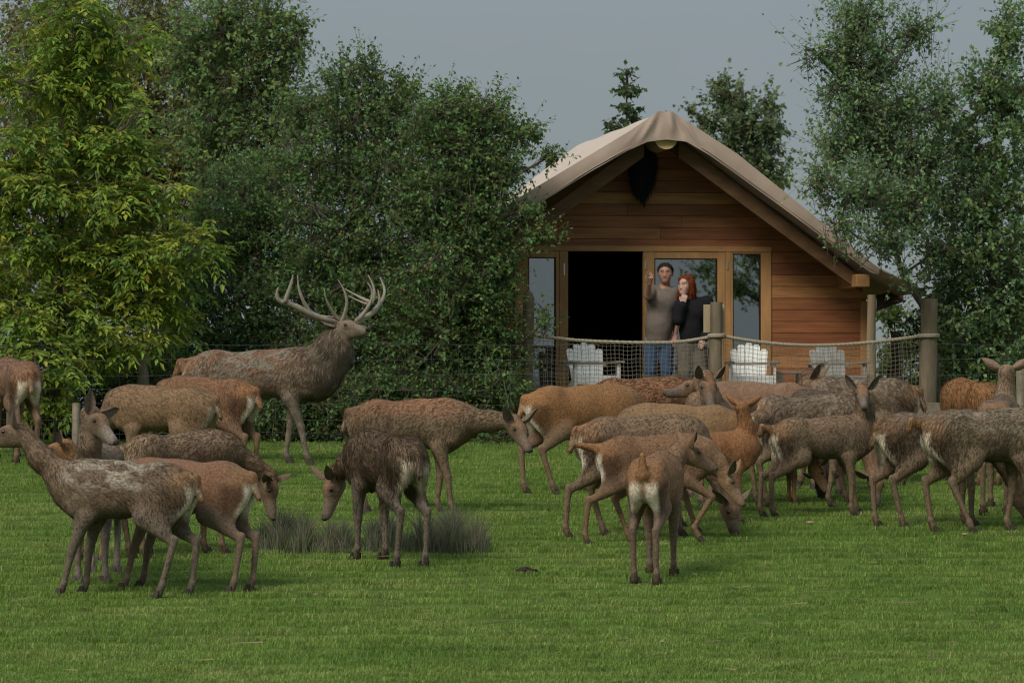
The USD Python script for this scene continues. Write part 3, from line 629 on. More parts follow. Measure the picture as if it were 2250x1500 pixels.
    deer('dark hind grazing head-on, seen between the legs of the big mud-streaked hind', 1800, 1082, 286, 1.0, (.08, .058, .042), (1806, 1042, None, .80), (275, -80), seed=18, mott=.4, ears=(.8, .6, .1), neckc=(.075, .055, .04), muzzle=(.06, .045, .035), fur=4000)
    deer('slim young hind with a curled tail looking straight at the viewer', 1812, 1133, 15, .915, (.125, .092, .062), (1893, 858, -.04), (271, -28), (.10, -.02, -.20, -.14), tail='curl', top=(.15, .105, .07), mott=.55, mud=.15, seed=19, shag=1.1, fur=8500, ears=(.62, .85, .05), muzzle=(.15, .12, .095))
    deer('mud-streaked hind with an orange rump, behind the tail-raising hind at the right edge', 2062, 1156, 16, 1.03, (.115, .088, .062), (2240, 1080, 0), (0, -60), (0, 0, -.12, .06), top=(.14, .112, .084), mott=.65, mud=.35, seed=20, shag=1.3, fur=8500)
    deer('large mud-streaked hind lifting its tail, cut off by the right edge', 2178, 1170, 9, 1.09, (.125, .096, .064), (2400, 1000, 0), (0, -30), (-.12, .05, -.04, .26), tail='curl', top=(.155, .125, .09), mott=.65, mud=.35, seed=21, shag=1.3, fur=9500)
    deer('orange hind seen from behind with its head down, beside the round rope-fence post', 2135, 1062, 106, 1.04, (.20, .105, .045), (2150, 960, None, .8), (95, -65), seed=22, mott=.35, shag=1.4, white=0, rump=(.20, .105, .045))
    deer('grey-brown hind facing away with wide-spread ears at the right edge', 2196, 1122, 78, 1.06, (.13, .095, .068), (2212, 818, None, .44), (84, 2), (0, 0, -.05, .05), seed=23, mott=.5, ears=(.88, .5, -.1), neckc=(.185, .135, .095))
    # ---- right group, near
    deer('pale tan hind with only its back showing between the walking hinds and the rust-browed hind', 1492, 1134, 178, 1.03, (.215, .14, .075), (1380, 1010, 0), (180, -60), seed=24, mott=.15, shag=.6, white=.2)
    deer('orange calf whose white-edged rump shows behind the neck of the rust hind facing away', 1688, 1108, 12, .86, (.24, .115, .04), (1790, 1020, 0), (0, -60), seed=25, mott=.2, tail='curl', rump=(.30, .15, .055))
    deer('rust young hind facing away, neck upright and ears spread, amid the right group', 1566, 1152, 24, .83, (.205, .10, .045), (1631, 896, -.02), (62, 8), seed=26, mott=.3, ears=(.85, .55, -.15), neckc=(.21, .105, .05), shag=.8)
    deer('tall grey-brown hind grazing nose to the ground, behind the one that holds its tail out', 1412, 1177, 12, 1.05, (.14, .10, .068), (1600, 1098, -.10), (-48, -68), (.22, .02, .12, -.26), top=(.165, .115, .075), mott=.4, seed=27, shag=1.1, fur=8500, ears=(.9, .2, .5), neckc=(.135, .10, .07))
    deer('rust-brown young hind holding its tail out straight and lifting a front foot', 1446, 1193, 6, .93, (.15, .085, .05), (1592, 1040, -.02), (-12, -54), (-.30, .08, .16, -.24), tail='out', top=(.165, .095, .055), mott=.25, seed=28, shag=.7, lift={1: 1.0}, fur=8000, ears=(.6, .7, .3), neckc=(.2, .13, .08))
    deer('rust young hind seen from behind with its tail straight up, nearest on the right', 1440, 1271, 78, .98, (.20, .115, .065), (1500, 985, None, .66), (20, -25), (.05, .0, .02, -.06), tail='up', mott=.2, seed=29, shag=.7, fur=9000, ears=(.8, .55, .3), leg=(.17, .115, .08))
build_deer()
# ------------------------------------------------------------------ trees and hedges
def leaf_quads(b, d, n, ln, w):
    """pointed leaves folded along the midrib: base, direction, normal, length, half width"""
    s = np.cross(d, n); s /= np.linalg.norm(s, axis=1, keepdims=True) + 1e-9; n = np.cross(s, d)
    ln, w = ln[:, None], w[:, None]
    m = b + d * ln * .42
    v = np.stack([b, m - s * w + n * w * .35, b + d * ln - n * ln * .08, m + s * w + n * w * .35], 1).reshape(-1, 3)
    o = np.arange(len(b))[:, None] * 4
    return v, np.vstack([o + [[0, 2, 1]], o + [[0, 3, 2]]])

def unit(a): return a / (np.linalg.norm(a, axis=-1, keepdims=True) + 1e-9)

def tree(name, label, cat, Y, trunk, lobes, ncl, per, leaf, pal, seed, group=None, r0=.09, twig=.32, compound=False, yellow=.01, bark='bark', outer=.55, up=.25, droop=.35, stray=.09):
    """trunk: pixels with depth offsets, from the ground up; lobes: (u, v, half width, half height, depth offset) in the photograph's pixels at distance Y"""
    rng = np.random.default_rng(seed)
    tp = np.array([at(u, v, Y + dy) for u, v, dy in trunk]); tp[0][2] = gz(tp[0][1]) - .05
    O = tp[0].copy(); tp = tp - O
    t = thing(name, label, cat, O, group=group)
    k = F / Y
    C = np.array([at(u, v, Y + dy) - O for u, v, a, b, dy in lobes]); Rr = np.array([(a / k, max(a, b) / k * .9 + .15, b / k) for u, v, a, b, dy in lobes])
    c = spline(tp, 26) if len(tp) > 2 else np.linspace(tp[0], tp[-1], 26)
    wood = [tube(c, np.linspace(r0, r0 * .28, 26) * (1 + .1 * np.sin(np.arange(26) * 1.7 + seed)), 9)]
    subs = []
    for i, (cc, rr) in enumerate(zip(C, Rr)):
        j = np.argmin(np.linalg.norm((c - cc) * [1, 1, .8] + [0, 0, .45 * np.linalg.norm(c[:, :2] - cc[:2], axis=1).min()], axis=1)); j = max(2, min(j, 24))
        a = c[j]; mid = (a + cc) / 2 + rng.normal(0, .05, 3) + [0, 0, -.04]
        wood.append(tube(spline([a, mid, cc], 8), np.linspace(r0 * .34, .012, 8), 6))
        for q in range(7):
            e = cc + unit(rng.normal(0, 1, 3)) * rr * rng.uniform(.45, .9)
            wood.append(tube(spline([cc, (cc + e) / 2 + rng.normal(0, .03, 3), e], 5), np.linspace(.011, .004, 5), 4, False)); subs.append(e)
        subs.append(cc)
    subs = np.array(subs)
    vol = Rr[:, 0] * Rr[:, 2] * np.sqrt(Rr[:, 1]); li = rng.choice(len(C), ncl, p=vol / vol.sum())
    dirn = unit(rng.normal(0, 1, (ncl, 3))); rad = outer + (1.06 - outer) * rng.random(ncl) ** .7; far = rng.random(ncl) < stray; rad = np.where(far, rad * rng.uniform(1.05, 1.4 + stray, ncl), rad)
    pos = C[li] + dirn * rad[:, None] * Rr[li] * (1 + .25 * (rng.random((ncl, 1)) - .4))
    pos[:, 2] = np.maximum(pos[:, 2], .05)
    out = unit(dirn * [1, 1, .7] + rng.normal(0, .45, (ncl, 3)) + [0, 0, up])
    near = subs[np.argmin(((pos[:, None] - subs[None]) ** 2).sum(-1), 1)] if ncl * len(subs) < 4e6 else subs[rng.integers(0, len(subs), ncl)]
    tl = (twig * rng.uniform(.55, 1.35, ncl) * np.where(far, 1.35, 1.0))[:, None]
    b0 = pos - out * tl * .5; b1 = pos + out * tl * .5
    # thin twigs: from the nearest bough to the shoot's tip
    st = b0 + (near - b0) * np.minimum(1, .5 / (np.linalg.norm(near - b0, axis=1, keepdims=True) + 1e-6))
    sx = unit(np.cross(out, [0.3, 0.2, 1.0])); sy = np.cross(out, sx); rt = .0035
    tv = []
    for p_, r_ in ((st, 1.3), (b0, 1.0), (b1, .4)):
        for a_ in range(3):
            an = a_ * 2.094; tv.append(p_ + (sx * math.cos(an) + sy * math.sin(an)) * rt * r_)
    tv = np.stack(tv, 1).reshape(-1, 3); o = np.arange(ncl)[:, None] * 9; tf = []
    for q in (0, 3):
        for a_ in range(3):
            b_ = (a_ + 1) % 3; tf += [o + [[q + a_, q + b_, q + 3 + b_]], o + [[q + a_, q + 3 + b_, q + 3 + a_]]]
    wood.append(trimesh.Trimesh(tv, np.vstack(tf), process=False))
    put('trunk', cat_(wood), M[bark], t, smooth=40)
    pal = np.array(pal); cl = pal[rng.integers(0, len(pal), ncl)] * rng.uniform(.78, 1.22, (ncl, 1))
    ll, lw = leaf
    if compound:
        nr = per; ci = np.repeat(np.arange(ncl), nr); tt = np.tile(np.linspace(.2, 1, nr), ncl)
        rb = b0[ci] + (b1 - b0)[ci] * tt[:, None]
        rd = unit(out[ci] * .5 + rng.normal(0, .8, (len(ci), 3)) * [1, 1, .5] + [0, 0, .1]); rl = ll * 2.3 * rng.uniform(.75, 1.2, len(ci))
        B, D, Cc, SZ = [], [], [], []
        for q, sgn in ((.35, 1), (.35, -1), (.62, 1), (.62, -1), (.86, 1), (.86, -1), (1.0, 0)):
            p = rb + rd * (rl * q)[:, None] - np.array([0, 0, 1]) * (rl * q * q * .45)[:, None]
            sd = unit(np.cross(rd, [0, 0, 1.0]))
            B.append(p); D.append(unit(sd * sgn * .85 + rd * .6 + rng.normal(0, .15, rd.shape) - np.array([0, 0, droop + .15 * q]))); Cc.append(cl[ci]); SZ.append(np.full(len(p), 1.15 if sgn == 0 else 1.0))
        B, D, Cc, SZ = np.vstack(B), np.vstack(D), np.vstack(Cc), np.concatenate(SZ)
    else:
        ci = np.repeat(np.arange(ncl), per); tt = np.tile((np.arange(per) + .5) / per, ncl) + rng.normal(0, .05, ncl * per)
        B = b0[ci] + (b1 - b0)[ci] * tt[:, None] + rng.normal(0, .02, (len(ci), 3))
        D = unit(out[ci] * .55 + rng.normal(0, .75, (len(ci), 3)) - np.array([0, 0, droop])); Cc = cl[ci]; SZ = 1.1 - .35 * tt.clip(0, 1)
    n = len(B)
    Nn = unit(rng.normal(0, .55, (n, 3)) + [0, 0, 1.0])
    v, f = leaf_quads(B, D, Nn, ll * SZ * rng.uniform(.7, 1.25, n), lw * SZ * rng.uniform(.75, 1.2, n))
    col = Cc * rng.uniform(.7, 1.3, (n, 1)) * (1 + rng.normal(0, .05, (n, 3)))
    yl = rng.random(n) < yellow; col[yl] = np.array([.32, .22, .03]) * rng.uniform(.6, 1.1, (yl.sum(), 1))
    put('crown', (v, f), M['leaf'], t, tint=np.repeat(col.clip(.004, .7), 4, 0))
    return t

YG = [(0.247, 0.338, 0.051), (0.195, 0.296, 0.051), (0.302, 0.372, 0.051), (0.159, 0.254, 0.06), (0.347, 0.372, 0.06)]
OLV = [(0.19, 0.194, 0.063), (0.144, 0.183, 0.06), (0.245, 0.217, 0.068)]
GRN = [(0.175, 0.283, 0.093), (0.143, 0.237, 0.078), (0.238, 0.323, 0.098)]
DKG = [(0.111, 0.214, 0.065), (0.136, 0.242, 0.071), (0.086, 0.167, 0.053), (0.181, 0.259, 0.079)]
RGT = [(0.162, 0.276, 0.116), (0.199, 0.322, 0.132), (0.13, 0.23, 0.105), (0.242, 0.337, 0.129)]
SPR = [(0.13, 0.195, 0.052), (0.104, 0.169, 0.046)]
def build_trees():
    tree('ash_tree', 'yellow-green ash with drooping leaflets, its pale trunk behind the tan hind', 'tree', 48.6, [(310, 1000, 0), (312, 800, 0), (285, 560, 0), (250, 300, 0), (200, 60, 0)],
         [(270, 110, 44, 48, 0), (190, 200, 80, 51, .2), (300, 250, 36, 20, -.3), (250, 330, 72, 48, 0), (375, 412, 27, 18, -.4), (240, 440, 96, 41, -.1), (180, 565, 88, 48, 0), (310, 565, 72, 41, -.2), (420, 545, 44, 34, -.3),
          (320, 645, 60, 41, 0), (250, 745, 80, 42, -.2), (370, 640, 32, 27, .1), (390, 720, 36, 27, .3), (160, 330, 64, 34, .3)], 520, 5, (.10, .021), YG, 11, r0=.075, compound=True, yellow=.02, bark='bark_pale', twig=.36)
    tree('ash_tree', 'yellow-green ash at the left edge, its low branches reaching down to the grass', 'tree', 48.3, [(122, 1000, 0), (126, 860, 0), (132, 600, .1), (140, 250, .1), (146, -40, .1)],
         [(150, 40, 68, 61, 0), (60, 180, 72, 41, 0), (150, 140, 56, 41, .2), (60, 320, 76, 44, 0), (-30, 420, 72, 61, 0), (90, 410, 88, 41, -.2), (60, 545, 80, 54, 0), (-40, 640, 72, 61, 0), (60, 680, 96, 48, -.2), (160, 680, 88, 44, 0),
          (110, 790, 92, 41, -.3), (0, 790, 64, 48, 0), (105, 865, 40, 29, -.3), (140, 905, 29, 19, -.3)], 560, 5, (.10, .021), YG, 12, r0=.05, compound=True, yellow=.02, bark='bark', twig=.36)
    tree('birch_tree', 'tall olive-brown birch with fine hanging twigs, behind the yellow-green ashes', 'tree', 57.0, [(330, 985, 0), (335, 600, 0), (345, 300, 0), (350, -60, 0)],
         [(110, 100, 150, 160, 0), (330, 110, 150, 170, 0), (480, 190, 90, 150, 0), (250, 330, 190, 140, 0), (420, 370, 140, 140, 0), (60, 330, 130, 150, 0), (150, 560, 220, 150, .4), (380, 560, 160, 130, .4)], 4600, 9, (.078, .027), OLV, 13, twig=.45, droop=.8, up=-.5, yellow=.04, outer=.15)
    tree('maple_tree', 'tall mid-green tree left of the open sky, above the stag', 'tree', 54.5, [(560, 985, 0), (565, 600, 0), (570, 300, 0), (560, -60, 0)],
         [(590, 50, 75, 90, 0), (500, 60, 90, 100, 0), (610, 170, 70, 80, 0), (640, 120, 40, 60, 0), (520, 190, 100, 100, 0), (600, 290, 80, 80, 0), (470, 300, 110, 90, 0), (640, 240, 40, 60, 0), (560, 400, 120, 80, 0), (420, 120, 80, 100, 0), (660, 60, 30, 50, 0)], 1500, 9, (.085, .028), GRN, 14, twig=.5, yellow=.02, outer=.1, stray=.16)
    g = 'dark hornbeams of the tall hedge'
    tree('hornbeam_tree', 'dark hornbeam of the tall hedge, directly behind the back of the stag', 'tree', 51.0, [(520, 990, 0), (515, 800, 0), (525, 600, 0), (540, 400, 0)],
         [(540, 430, 120, 100, 0), (470, 560, 100, 100, 0), (600, 540, 110, 110, 0), (520, 670, 140, 100, -.2), (450, 790, 140, 90, -.1), (600, 780, 130, 90, -.1), (390, 690, 80, 110, .3), (340, 840, 150, 90, .3)], 2900, 9, (.066, .023), DKG, 15, g, yellow=.006, outer=.35)
    tree('hornbeam_tree', 'dark hornbeam with an upright ragged top, behind the antlers of the stag', 'tree', 50.4, [(770, 990, 0), (765, 760, 0), (775, 480, 0), (790, 200, 0)],
         [(745, 170, 45, 60, 0), (805, 150, 50, 55, 0), (760, 250, 100, 80, 0), (860, 240, 80, 80, 0), (900, 190, 45, 35, 0), (700, 360, 110, 90, 0), (850, 370, 130, 100, -.2), (730, 490, 130, 100, -.2), (880, 520, 120, 100, -.3), (700, 620, 120, 90, 0), (820, 650, 150, 100, -.3),
          (740, 780, 150, 90, -.2), (880, 790, 130, 90, -.2), (660, 250, 50, 60, .3)], 3700, 9, (.066, .023), DKG + [(.10, .14, .035)], 16, g, yellow=.01, outer=.3, up=.45, stray=.16)
    tree('hornbeam_tree', 'dark hornbeam whose right-hand boughs hang in front of the cabin roof', 'tree', 49.6, [(1010, 995, 0), (1005, 800, 0), (1015, 560, 0), (1030, 300, 0)],
         [(1000, 230, 60, 55, .2), (960, 270, 80, 70, 0), (1070, 250, 70, 55, 0), (1150, 290, 50, 36, 0), (1030, 345, 110, 80, 0), (1105, 380, 60, 60, -.1), (1205, 345, 34, 22, -.2), (970, 440, 120, 90, -.1), (1060, 480, 80, 80, -.2), (1160, 455, 36, 22, -.4), (1195, 515, 46, 18, -.5),
          (1100, 580, 50, 50, -.3), (1000, 590, 130, 100, -.3), (1085, 670, 46, 80, -.2), (960, 720, 130, 90, -.2), (1070, 780, 95, 90, -.2), (1195, 705, 14, 44, -.5)], 3300, 9, (.066, .023), DKG + [(.11, .15, .04)], 17, g, yellow=.012, outer=.3, up=.2, stray=.16)
    tree('fruit_tree', 'open-crowned tree with long leafy shoots, beside the right end of the cabin', 'tree', 50.5, [(2074, 990, 0), (2052, 780, 0), (2030, 680, 0), (1985, 600, 0), (1930, 420, 0), (1890, 150, 0)],
         [(1890, 30, 70, 60, 0), (1850, 110, 55, 70, 0), (1930, 130, 60, 70, 0), (1790, 110, 40, 16, 0), (1830, 190, 45, 18, 0), (1900, 230, 80, 70, 0), (1985, 230, 70, 60, 0), (1850, 310, 80, 60, 0), (1960, 330, 90, 70, 0), (1800, 380, 50, 45, -.9), (2010, 60, 60, 30, 0), (1895, 410, 80, 50, -.9),
          (1990, 440, 90, 70, 0), (1850, 490, 46, 28, -.9), (1950, 520, 55, 36, -.9), (2040, 340, 60, 60, .1), (1985, 600, 26, 16, -.9), (2070, 220, 40, 70, .1), (2060, 540, 50, 50, 0)], 1350, 12, (.07, .025), RGT, 18, yellow=.004, outer=.05, up=.8, twig=.7, stray=.3, r0=.06)
    tree('hawthorn_tree', 'dense green tree filling the right edge of the picture', 'tree', 51.2, [(2190, 990, 0), (2185, 800, 0), (2180, 500, 0), (2200, 150, 0)],
         [(2215, 70, 45, 80, 0), (2160, 190, 60, 70, 0), (2230, 230, 70, 90, 0), (2110, 300, 60, 60, .1), (2170, 340, 90, 80, 0), (2110, 430, 80, 70, -.2), (2220, 430, 90, 90, 0), (2150, 530, 100, 80, -.2), (2080, 620, 70, 70, 0), (2190, 640, 100, 90, 0), (2120, 740, 90, 80, -.1), (2220, 780, 80, 100, 0),
          (2150, 870, 110, 80, 0), (2260, 600, 70, 120, 0)], 2300, 9, (.075, .028), RGT + [(.14, .19, .05)], 19, yellow=.004, outer=.3)
    tree('poplar_tree', 'pale out-of-focus tree rising behind the roof ridge of the cabin', 'tree', 78.0, [(1640, 920, 0), (1642, 600, 0), (1640, 400, 0), (1630, 180, 0)],
         [(1600, 215, 40, 45, 0), (1640, 270, 60, 60, 0), (1695, 225, 26, 45, 0), (1690, 290, 40, 50, 0), (1600, 310, 60, 50, 0), (1660, 360, 70, 50, 0), (1550, 270, 34, 30, 0), (1700, 390, 40, 40, 0), (1580, 180, 16, 22, 0), (1515, 240, 16, 16, 0)], 420, 9, (.12, .05), [(.13, .18, .085), (.15, .20, .09)], 20, twig=.5, outer=.15, up=.5, yellow=.01)
    tree('young_maple', 'slim leafy tree top standing alone above the left roof slope', 'tree', 60.0, [(1376, 940, 0), (1376, 600, 0), (1377, 300, 0), (1375, 152, 0)],
         [(1378, 165, 26, 9, 0), (1378, 200, 30, 10, 0), (1374, 237, 28, 10, 0), (1350, 268, 24, 12, 0), (1394, 262, 18, 10, 0), (1360, 290, 36, 12, 0)], 60, 7, (.10, .042), [(.08, .12, .05)], 21, twig=.2, outer=.2, r0=.03)
    tree('sapling', 'thin light-green saplings between the cabin corner and the rope-fence post', 'sapling', 57.0, [(1970, 930, 0), (1968, 800, 0), (1965, 700, 0), (1960, 640, 0)],
         [(1960, 690, 45, 36, 0), (1990, 760, 45, 45, 0), (1955, 800, 36, 50, 0), (2000, 850, 45, 45, 0), (1950, 870, 40, 40, 0), (2060, 820, 40, 60, .5)], 420, 8, (.075, .028), SPR, 22, outer=.1, r0=.02)
    def hedge(label, u0, u1, v0, Y, n, pal, seed, h=60):
        us = np.arange(u0, u1, 75); lob = []
        rng = np.random.default_rng(seed)
        for u in us:
            for vv in np.arange(v0, 985, 55): lob.append((u + rng.uniform(-20, 20), vv + rng.uniform(-10, 10), 60, 48, rng.uniform(-.25, .25)))
        mid = (u0 + u1) / 2
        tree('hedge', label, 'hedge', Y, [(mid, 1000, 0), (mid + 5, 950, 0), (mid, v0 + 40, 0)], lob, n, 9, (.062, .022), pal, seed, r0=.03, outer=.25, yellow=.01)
    hedge('low dark hedge along the wire fence, behind the legs of the stag', 360, 1180, 850, 48.9, 3300, DKG + [(.06, .09, .024), (.075, .10, .024)], 31)
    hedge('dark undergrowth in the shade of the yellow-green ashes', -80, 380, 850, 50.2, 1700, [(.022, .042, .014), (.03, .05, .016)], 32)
    hedge('dark hedge behind the right-hand wire fence', 2060, 2330, 700, 52.4, 1900, [(.03, .055, .02), (.04, .07, .024)], 33)
    # beyond the picture's right edge: what the cabin windows mirror
    b = np.array([15.4, 20.0]); z = float(gz(20.0))
    global at
    keep = at; at = lambda u, v, Y: np.array([b[0] + u / 100, Y, v / 100])
    tree('oak_tree', 'dark tree seen only as a mirror image in the cabin window panes', 'tree', 20.0, [(0, 0, 0), (0, 200, 0), (-20, 420, 0), (10, 700, 0)],
         [(-70, 440, F / 20 * .7, F / 20 * .45, 0), (30, 500, F / 20 * .9, F / 20 * .6, 0), (-20, 620, F / 20 * 1.3, F / 20 * .8, 0), (90, 560, F / 20 * .8, F / 20 * .7, .3), (-150, 470, F / 20 * .5, F / 20 * .3, .2)], 700, 8, (.10, .04), GRN, 44, outer=.1, twig=.5, r0=.12)
    at = keep
build_trees()

# ------------------------------------------------------------------ wire fence
def build_fence():
    Yf = 47.2; z0 = float(gz(Yf)); x0, x1 = at(-80, 900, Yf)[0], at(2330, 900, Yf)[0]
    t = thing('wire_fence', 'thin wire stock fence running between the herd and the trees', 'fence', (0, Yf, z0))
    rng = np.random.default_rng(4)
    hs = [.04, .20, .36, .53, .70, .87, 1.04, 1.22]
    for h in hs:
        xs = np.linspace(x0, x1, 60); put('wire', tube(np.stack([xs, 0 * xs, h + .012 * np.sin(xs * 2.1 + h * 9)], 1), .0015, 4, False), M['wire'], t)
    st = []
    for x in np.arange(x0, x1, .30): st.append(tube([[x + rng.normal(0, .006), 0, .02], [x + rng.normal(0, .012), 0, .6], [x + rng.normal(0, .012), 0, 1.23]], .0013, 4, False))
    tag(put('upright_wires', cat_(st), M['wire'], t), kind='stuff')
    for u, top, r, lean, mat in ((166, 885, .05, .0, 'bark_pale'), (20, 830, .05, .02, 'post'), (430, 850, .045, -.02, 'post'), (2245, 800, .06, 0, 'bark_pale')):
        x = at(u, 900, Yf)[0]; h = at(u, top, Yf)[2] - z0
        c = np.array([[x, .06, -.1], [x + lean * .5, .06, h * .5], [x + lean, .06, h]])
        put('post', tube(spline(c, 8), np.linspace(r, r * .92, 8) * (1 + .04 * np.sin(np.arange(8) * 2 + u)), 10), M[mat], t, smooth=40)
build_fence()
# ------------------------------------------------------------------ the cabin, its terrace and what stands on it
YH, HYAW = 52.0, math.radians(8.5)
HO = at(1463, 900, YH); HO[2] = float(gz(YH))
HR = np.array([[math.cos(HYAW), -math.sin(HYAW), 0], [math.sin(HYAW), math.cos(HYAW), 0], [0, 0, 1.0]])     # columns: the cabin's axes
HOUSE = math.degrees(HYAW)
def hp(u, v, yl=0.0):
    """pixel -> (x, z) in the cabin's frame on its plane y = yl"""
    o, d = (CAM - HO) @ HR, ray(u, v) @ HR
    p = o + d * ((yl - o[1]) / d[1]); return p[0], p[2]
def hw(x, y, z): return HO + HR @ np.array([x, y, z])
DECK = 1.84 - HO[2]

def prism(poly, y0, y1):
    """an outline in the x-z plane given thickness from y0 to y1"""
    m = trimesh.creation.extrude_polygon(poly, y1 - y0, engine='earcut'); v = m.vertices.copy()
    m.vertices = np.stack([v[:, 0], y0 + v[:, 2], v[:, 1]], 1); m.invert(); return m

def build_cabin():
    rng = np.random.default_rng(21)
    T = thing('cabin', 'timber cabin with a beige canvas roof and horizontal cedar boards', 'cabin', HO, HOUSE)
    yr = -1.1
    xa, za = hp(1463, 246, yr); xe, ze = hp(1928, 590, yr); sl = (za - ze) / (xe - xa); xl = 2 * xa - xe
    roof = lambda x: za - sl * abs(x - xa)
    xw1, _ = hp(1903, 700); xw0 = 2 * xa - xw1
    drop = .16
    ox0, ox1 = hp(1128, 700)[0], hp(1694, 700)[0]; oz = hp(1463, 541)[1]
    zap = za - drop
    gable = Polygon([(xw0, DECK), (xw1, DECK), (xw1, roof(xw1) - drop), (xa, zap), (xw0, roof(xw0) - drop)])
    hole = sbox(ox0, DECK - 1, ox1, oz)
    wall = gable.difference(hole)
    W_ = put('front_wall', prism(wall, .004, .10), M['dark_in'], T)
    hb, z, r = .148, DECK, 0
    order = [2, 0, 0, 5, 2, 1, 0, 0, 3, 5, 2, 4, 0, 0, 1, 3, 0, 4, 1, 0, 4]
    while z < zap:
        row = wall.intersection(sbox(-9, z + .003, 9, z + hb - .003))
        for g in getattr(row, 'geoms', [row]):
            if g.area < .004: continue
            x0, _, x1, _ = g.bounds
            cuts = [x0] + ([rng.uniform(x0 + .9, x1 - .9)] if x1 - x0 > 2.6 else []) + [x1]
            for a, b in zip(cuts[:-1], cuts[1:]):
                q = g.intersection(sbox(a + .002, z, b - .002, z + hb))
                for h in getattr(q, 'geoms', [q]):
                    if h.area > .003:
                        d = rng.uniform(0, .004); k = (order[r % len(order)] + (rng.integers(0, 2) if rng.random() < .3 else 0)) % 6
                        put('board', prism(h, -.024 - d, .004), M[f'board{k}'], W_)
        z += hb; r += 1
    # side and back walls, floor and ceiling of the dark room
    zs = roof(xw1) - drop - .02
    side = [bx(xw0, xw0 + .1, .102, 5.2, DECK - .02, zs), bx(xw1 - .1, xw1, .102, 5.2, DECK - .02, zs), prism(gable, 5.1, 5.2), bx(xw0 + .102, xw1 - .102, .102, 5.098, DECK - .05, DECK - .01)]
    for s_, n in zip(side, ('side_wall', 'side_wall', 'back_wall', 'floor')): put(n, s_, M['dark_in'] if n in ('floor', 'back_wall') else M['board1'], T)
    # canvas roof
    def sheet(sgn):
        xe_ = xe if sgn > 0 else xl
        n, m = 26, 30; P = []
        for j in range(m):
            y = yr + (5.6 - yr) * j / (m - 1)
            for i in range(n):
                t = i / (n - 1); x = xa + (xe_ - xa) * t
                P.append([x, y, roof(x) + .012 - .035 * math.sin(math.pi * t) * (.5 + .5 * math.sin(y * 2.3)) + .006 * math.sin(x * 5 + y * 3)])
        P = np.array(P); f = []
        for j in range(m - 1):
            for i in range(n - 1):
                a = j * n + i; f += [[a, a + 1, a + n + 1], [a, a + n + 1, a + n]]
        f = np.array(f); f = f if sgn > 0 else f[:, ::-1]
        q = P - [0, 0, .02]
        return np.vstack([P, q]), np.vstack([f, f[:, ::-1] + len(P)])
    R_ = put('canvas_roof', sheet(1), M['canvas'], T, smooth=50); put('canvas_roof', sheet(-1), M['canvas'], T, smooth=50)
    # the valance that hangs along the front edge
    def valance():
        up = lambda u: np.interp(u, [1000, 1130, 1380, 1447, 1477, 1620, 1928], [530, 440, 290, 245, 246, 339, 588])
        lo = lambda u: np.interp(u, [1000, 1148, 1300, 1380, 1422, 1463, 1507, 1560, 1620, 1916], [570, 470, 376, 331, 312, 307, 312, 343, 385, 602])
        us = np.concatenate([np.linspace(1005, 1380, 44), np.linspace(1384, 1545, 60), np.linspace(1550, 1930, 44)])
        P = []; m = 9
        for u in us:
            for j in range(m):
                t = j / (m - 1); vv = up(u) * (1 - t) + lo(u) * t; x, z = hp(u, vv, yr)
                near = math.exp(-((u - 1463) / 75) ** 2)
                fold = sum(a * math.exp(-((u - (1463 + c * (1 + t * 1.4))) / 8) ** 2) for c, a in ((-26, .03), (-12, -.022), (6, .026), (17, -.03), (34, .03), (52, -.02), (-48, .02))) * math.sin(math.pi * min(1, t * 1.1) ) * near
                P.append([x, yr - .03 - .012 * math.sin(math.pi * t) + fold * -1.4 - .012 * math.sin(u * .03) * t, z])
        P = np.array(P); n = len(us); f = []
        for i in range(n - 1):
            for j in range(m - 1):
                a = i * m + j; f += [[a, a + 1, a + m + 1], [a, a + m + 1, a + m]]
        f = np.array(f); q = P + [0, .012, 0]
        return np.vstack([P, q]), np.vstack([f[:, ::-1], f + len(P)])
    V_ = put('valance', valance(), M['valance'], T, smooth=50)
    hm = []
    for u0, u1 in ((1010, 1385), (1540, 1925)):
        pts = []
        for u in np.linspace(u0, u1, 24):
            vv = np.interp(u, [1000, 1148, 1300, 1380, 1422, 1463, 1507, 1560, 1620, 1916], [570, 470, 376, 331, 312, 307, 312, 343, 385, 602]) - 6
            x, z = hp(u, vv, yr); pts.append([x, yr - .048, z])
        hm.append(tube(pts, .006, 5))
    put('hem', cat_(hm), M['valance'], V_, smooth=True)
    # timber: ridge log with its sawn end, rafters, eave beams, posts
    cx, cz = hp(1464, 302, yr + .04); lr = .5 * (hp(1490, 302, yr + .04)[0] - hp(1438, 302, yr + .04)[0])
    lg = trimesh.creation.cylinder(lr, 6.4, sections=28); lg.apply_transform(trimesh.transformations.rotation_matrix(math.pi / 2, [1, 0, 0])); lg.apply_translation([cx, yr + .06 + 3.2, cz])
    B_ = put('ridge_log', lg, M['pole'], T, smooth=40)
    ed = trimesh.creation.cylinder(lr * .985, .012, sections=28); ed.apply_transform(trimesh.transformations.rotation_matrix(math.pi / 2, [1, 0, 0])); ed.apply_translation([cx, yr + .055, cz]); put('sawn_end', ed, M['log_end'], B_)
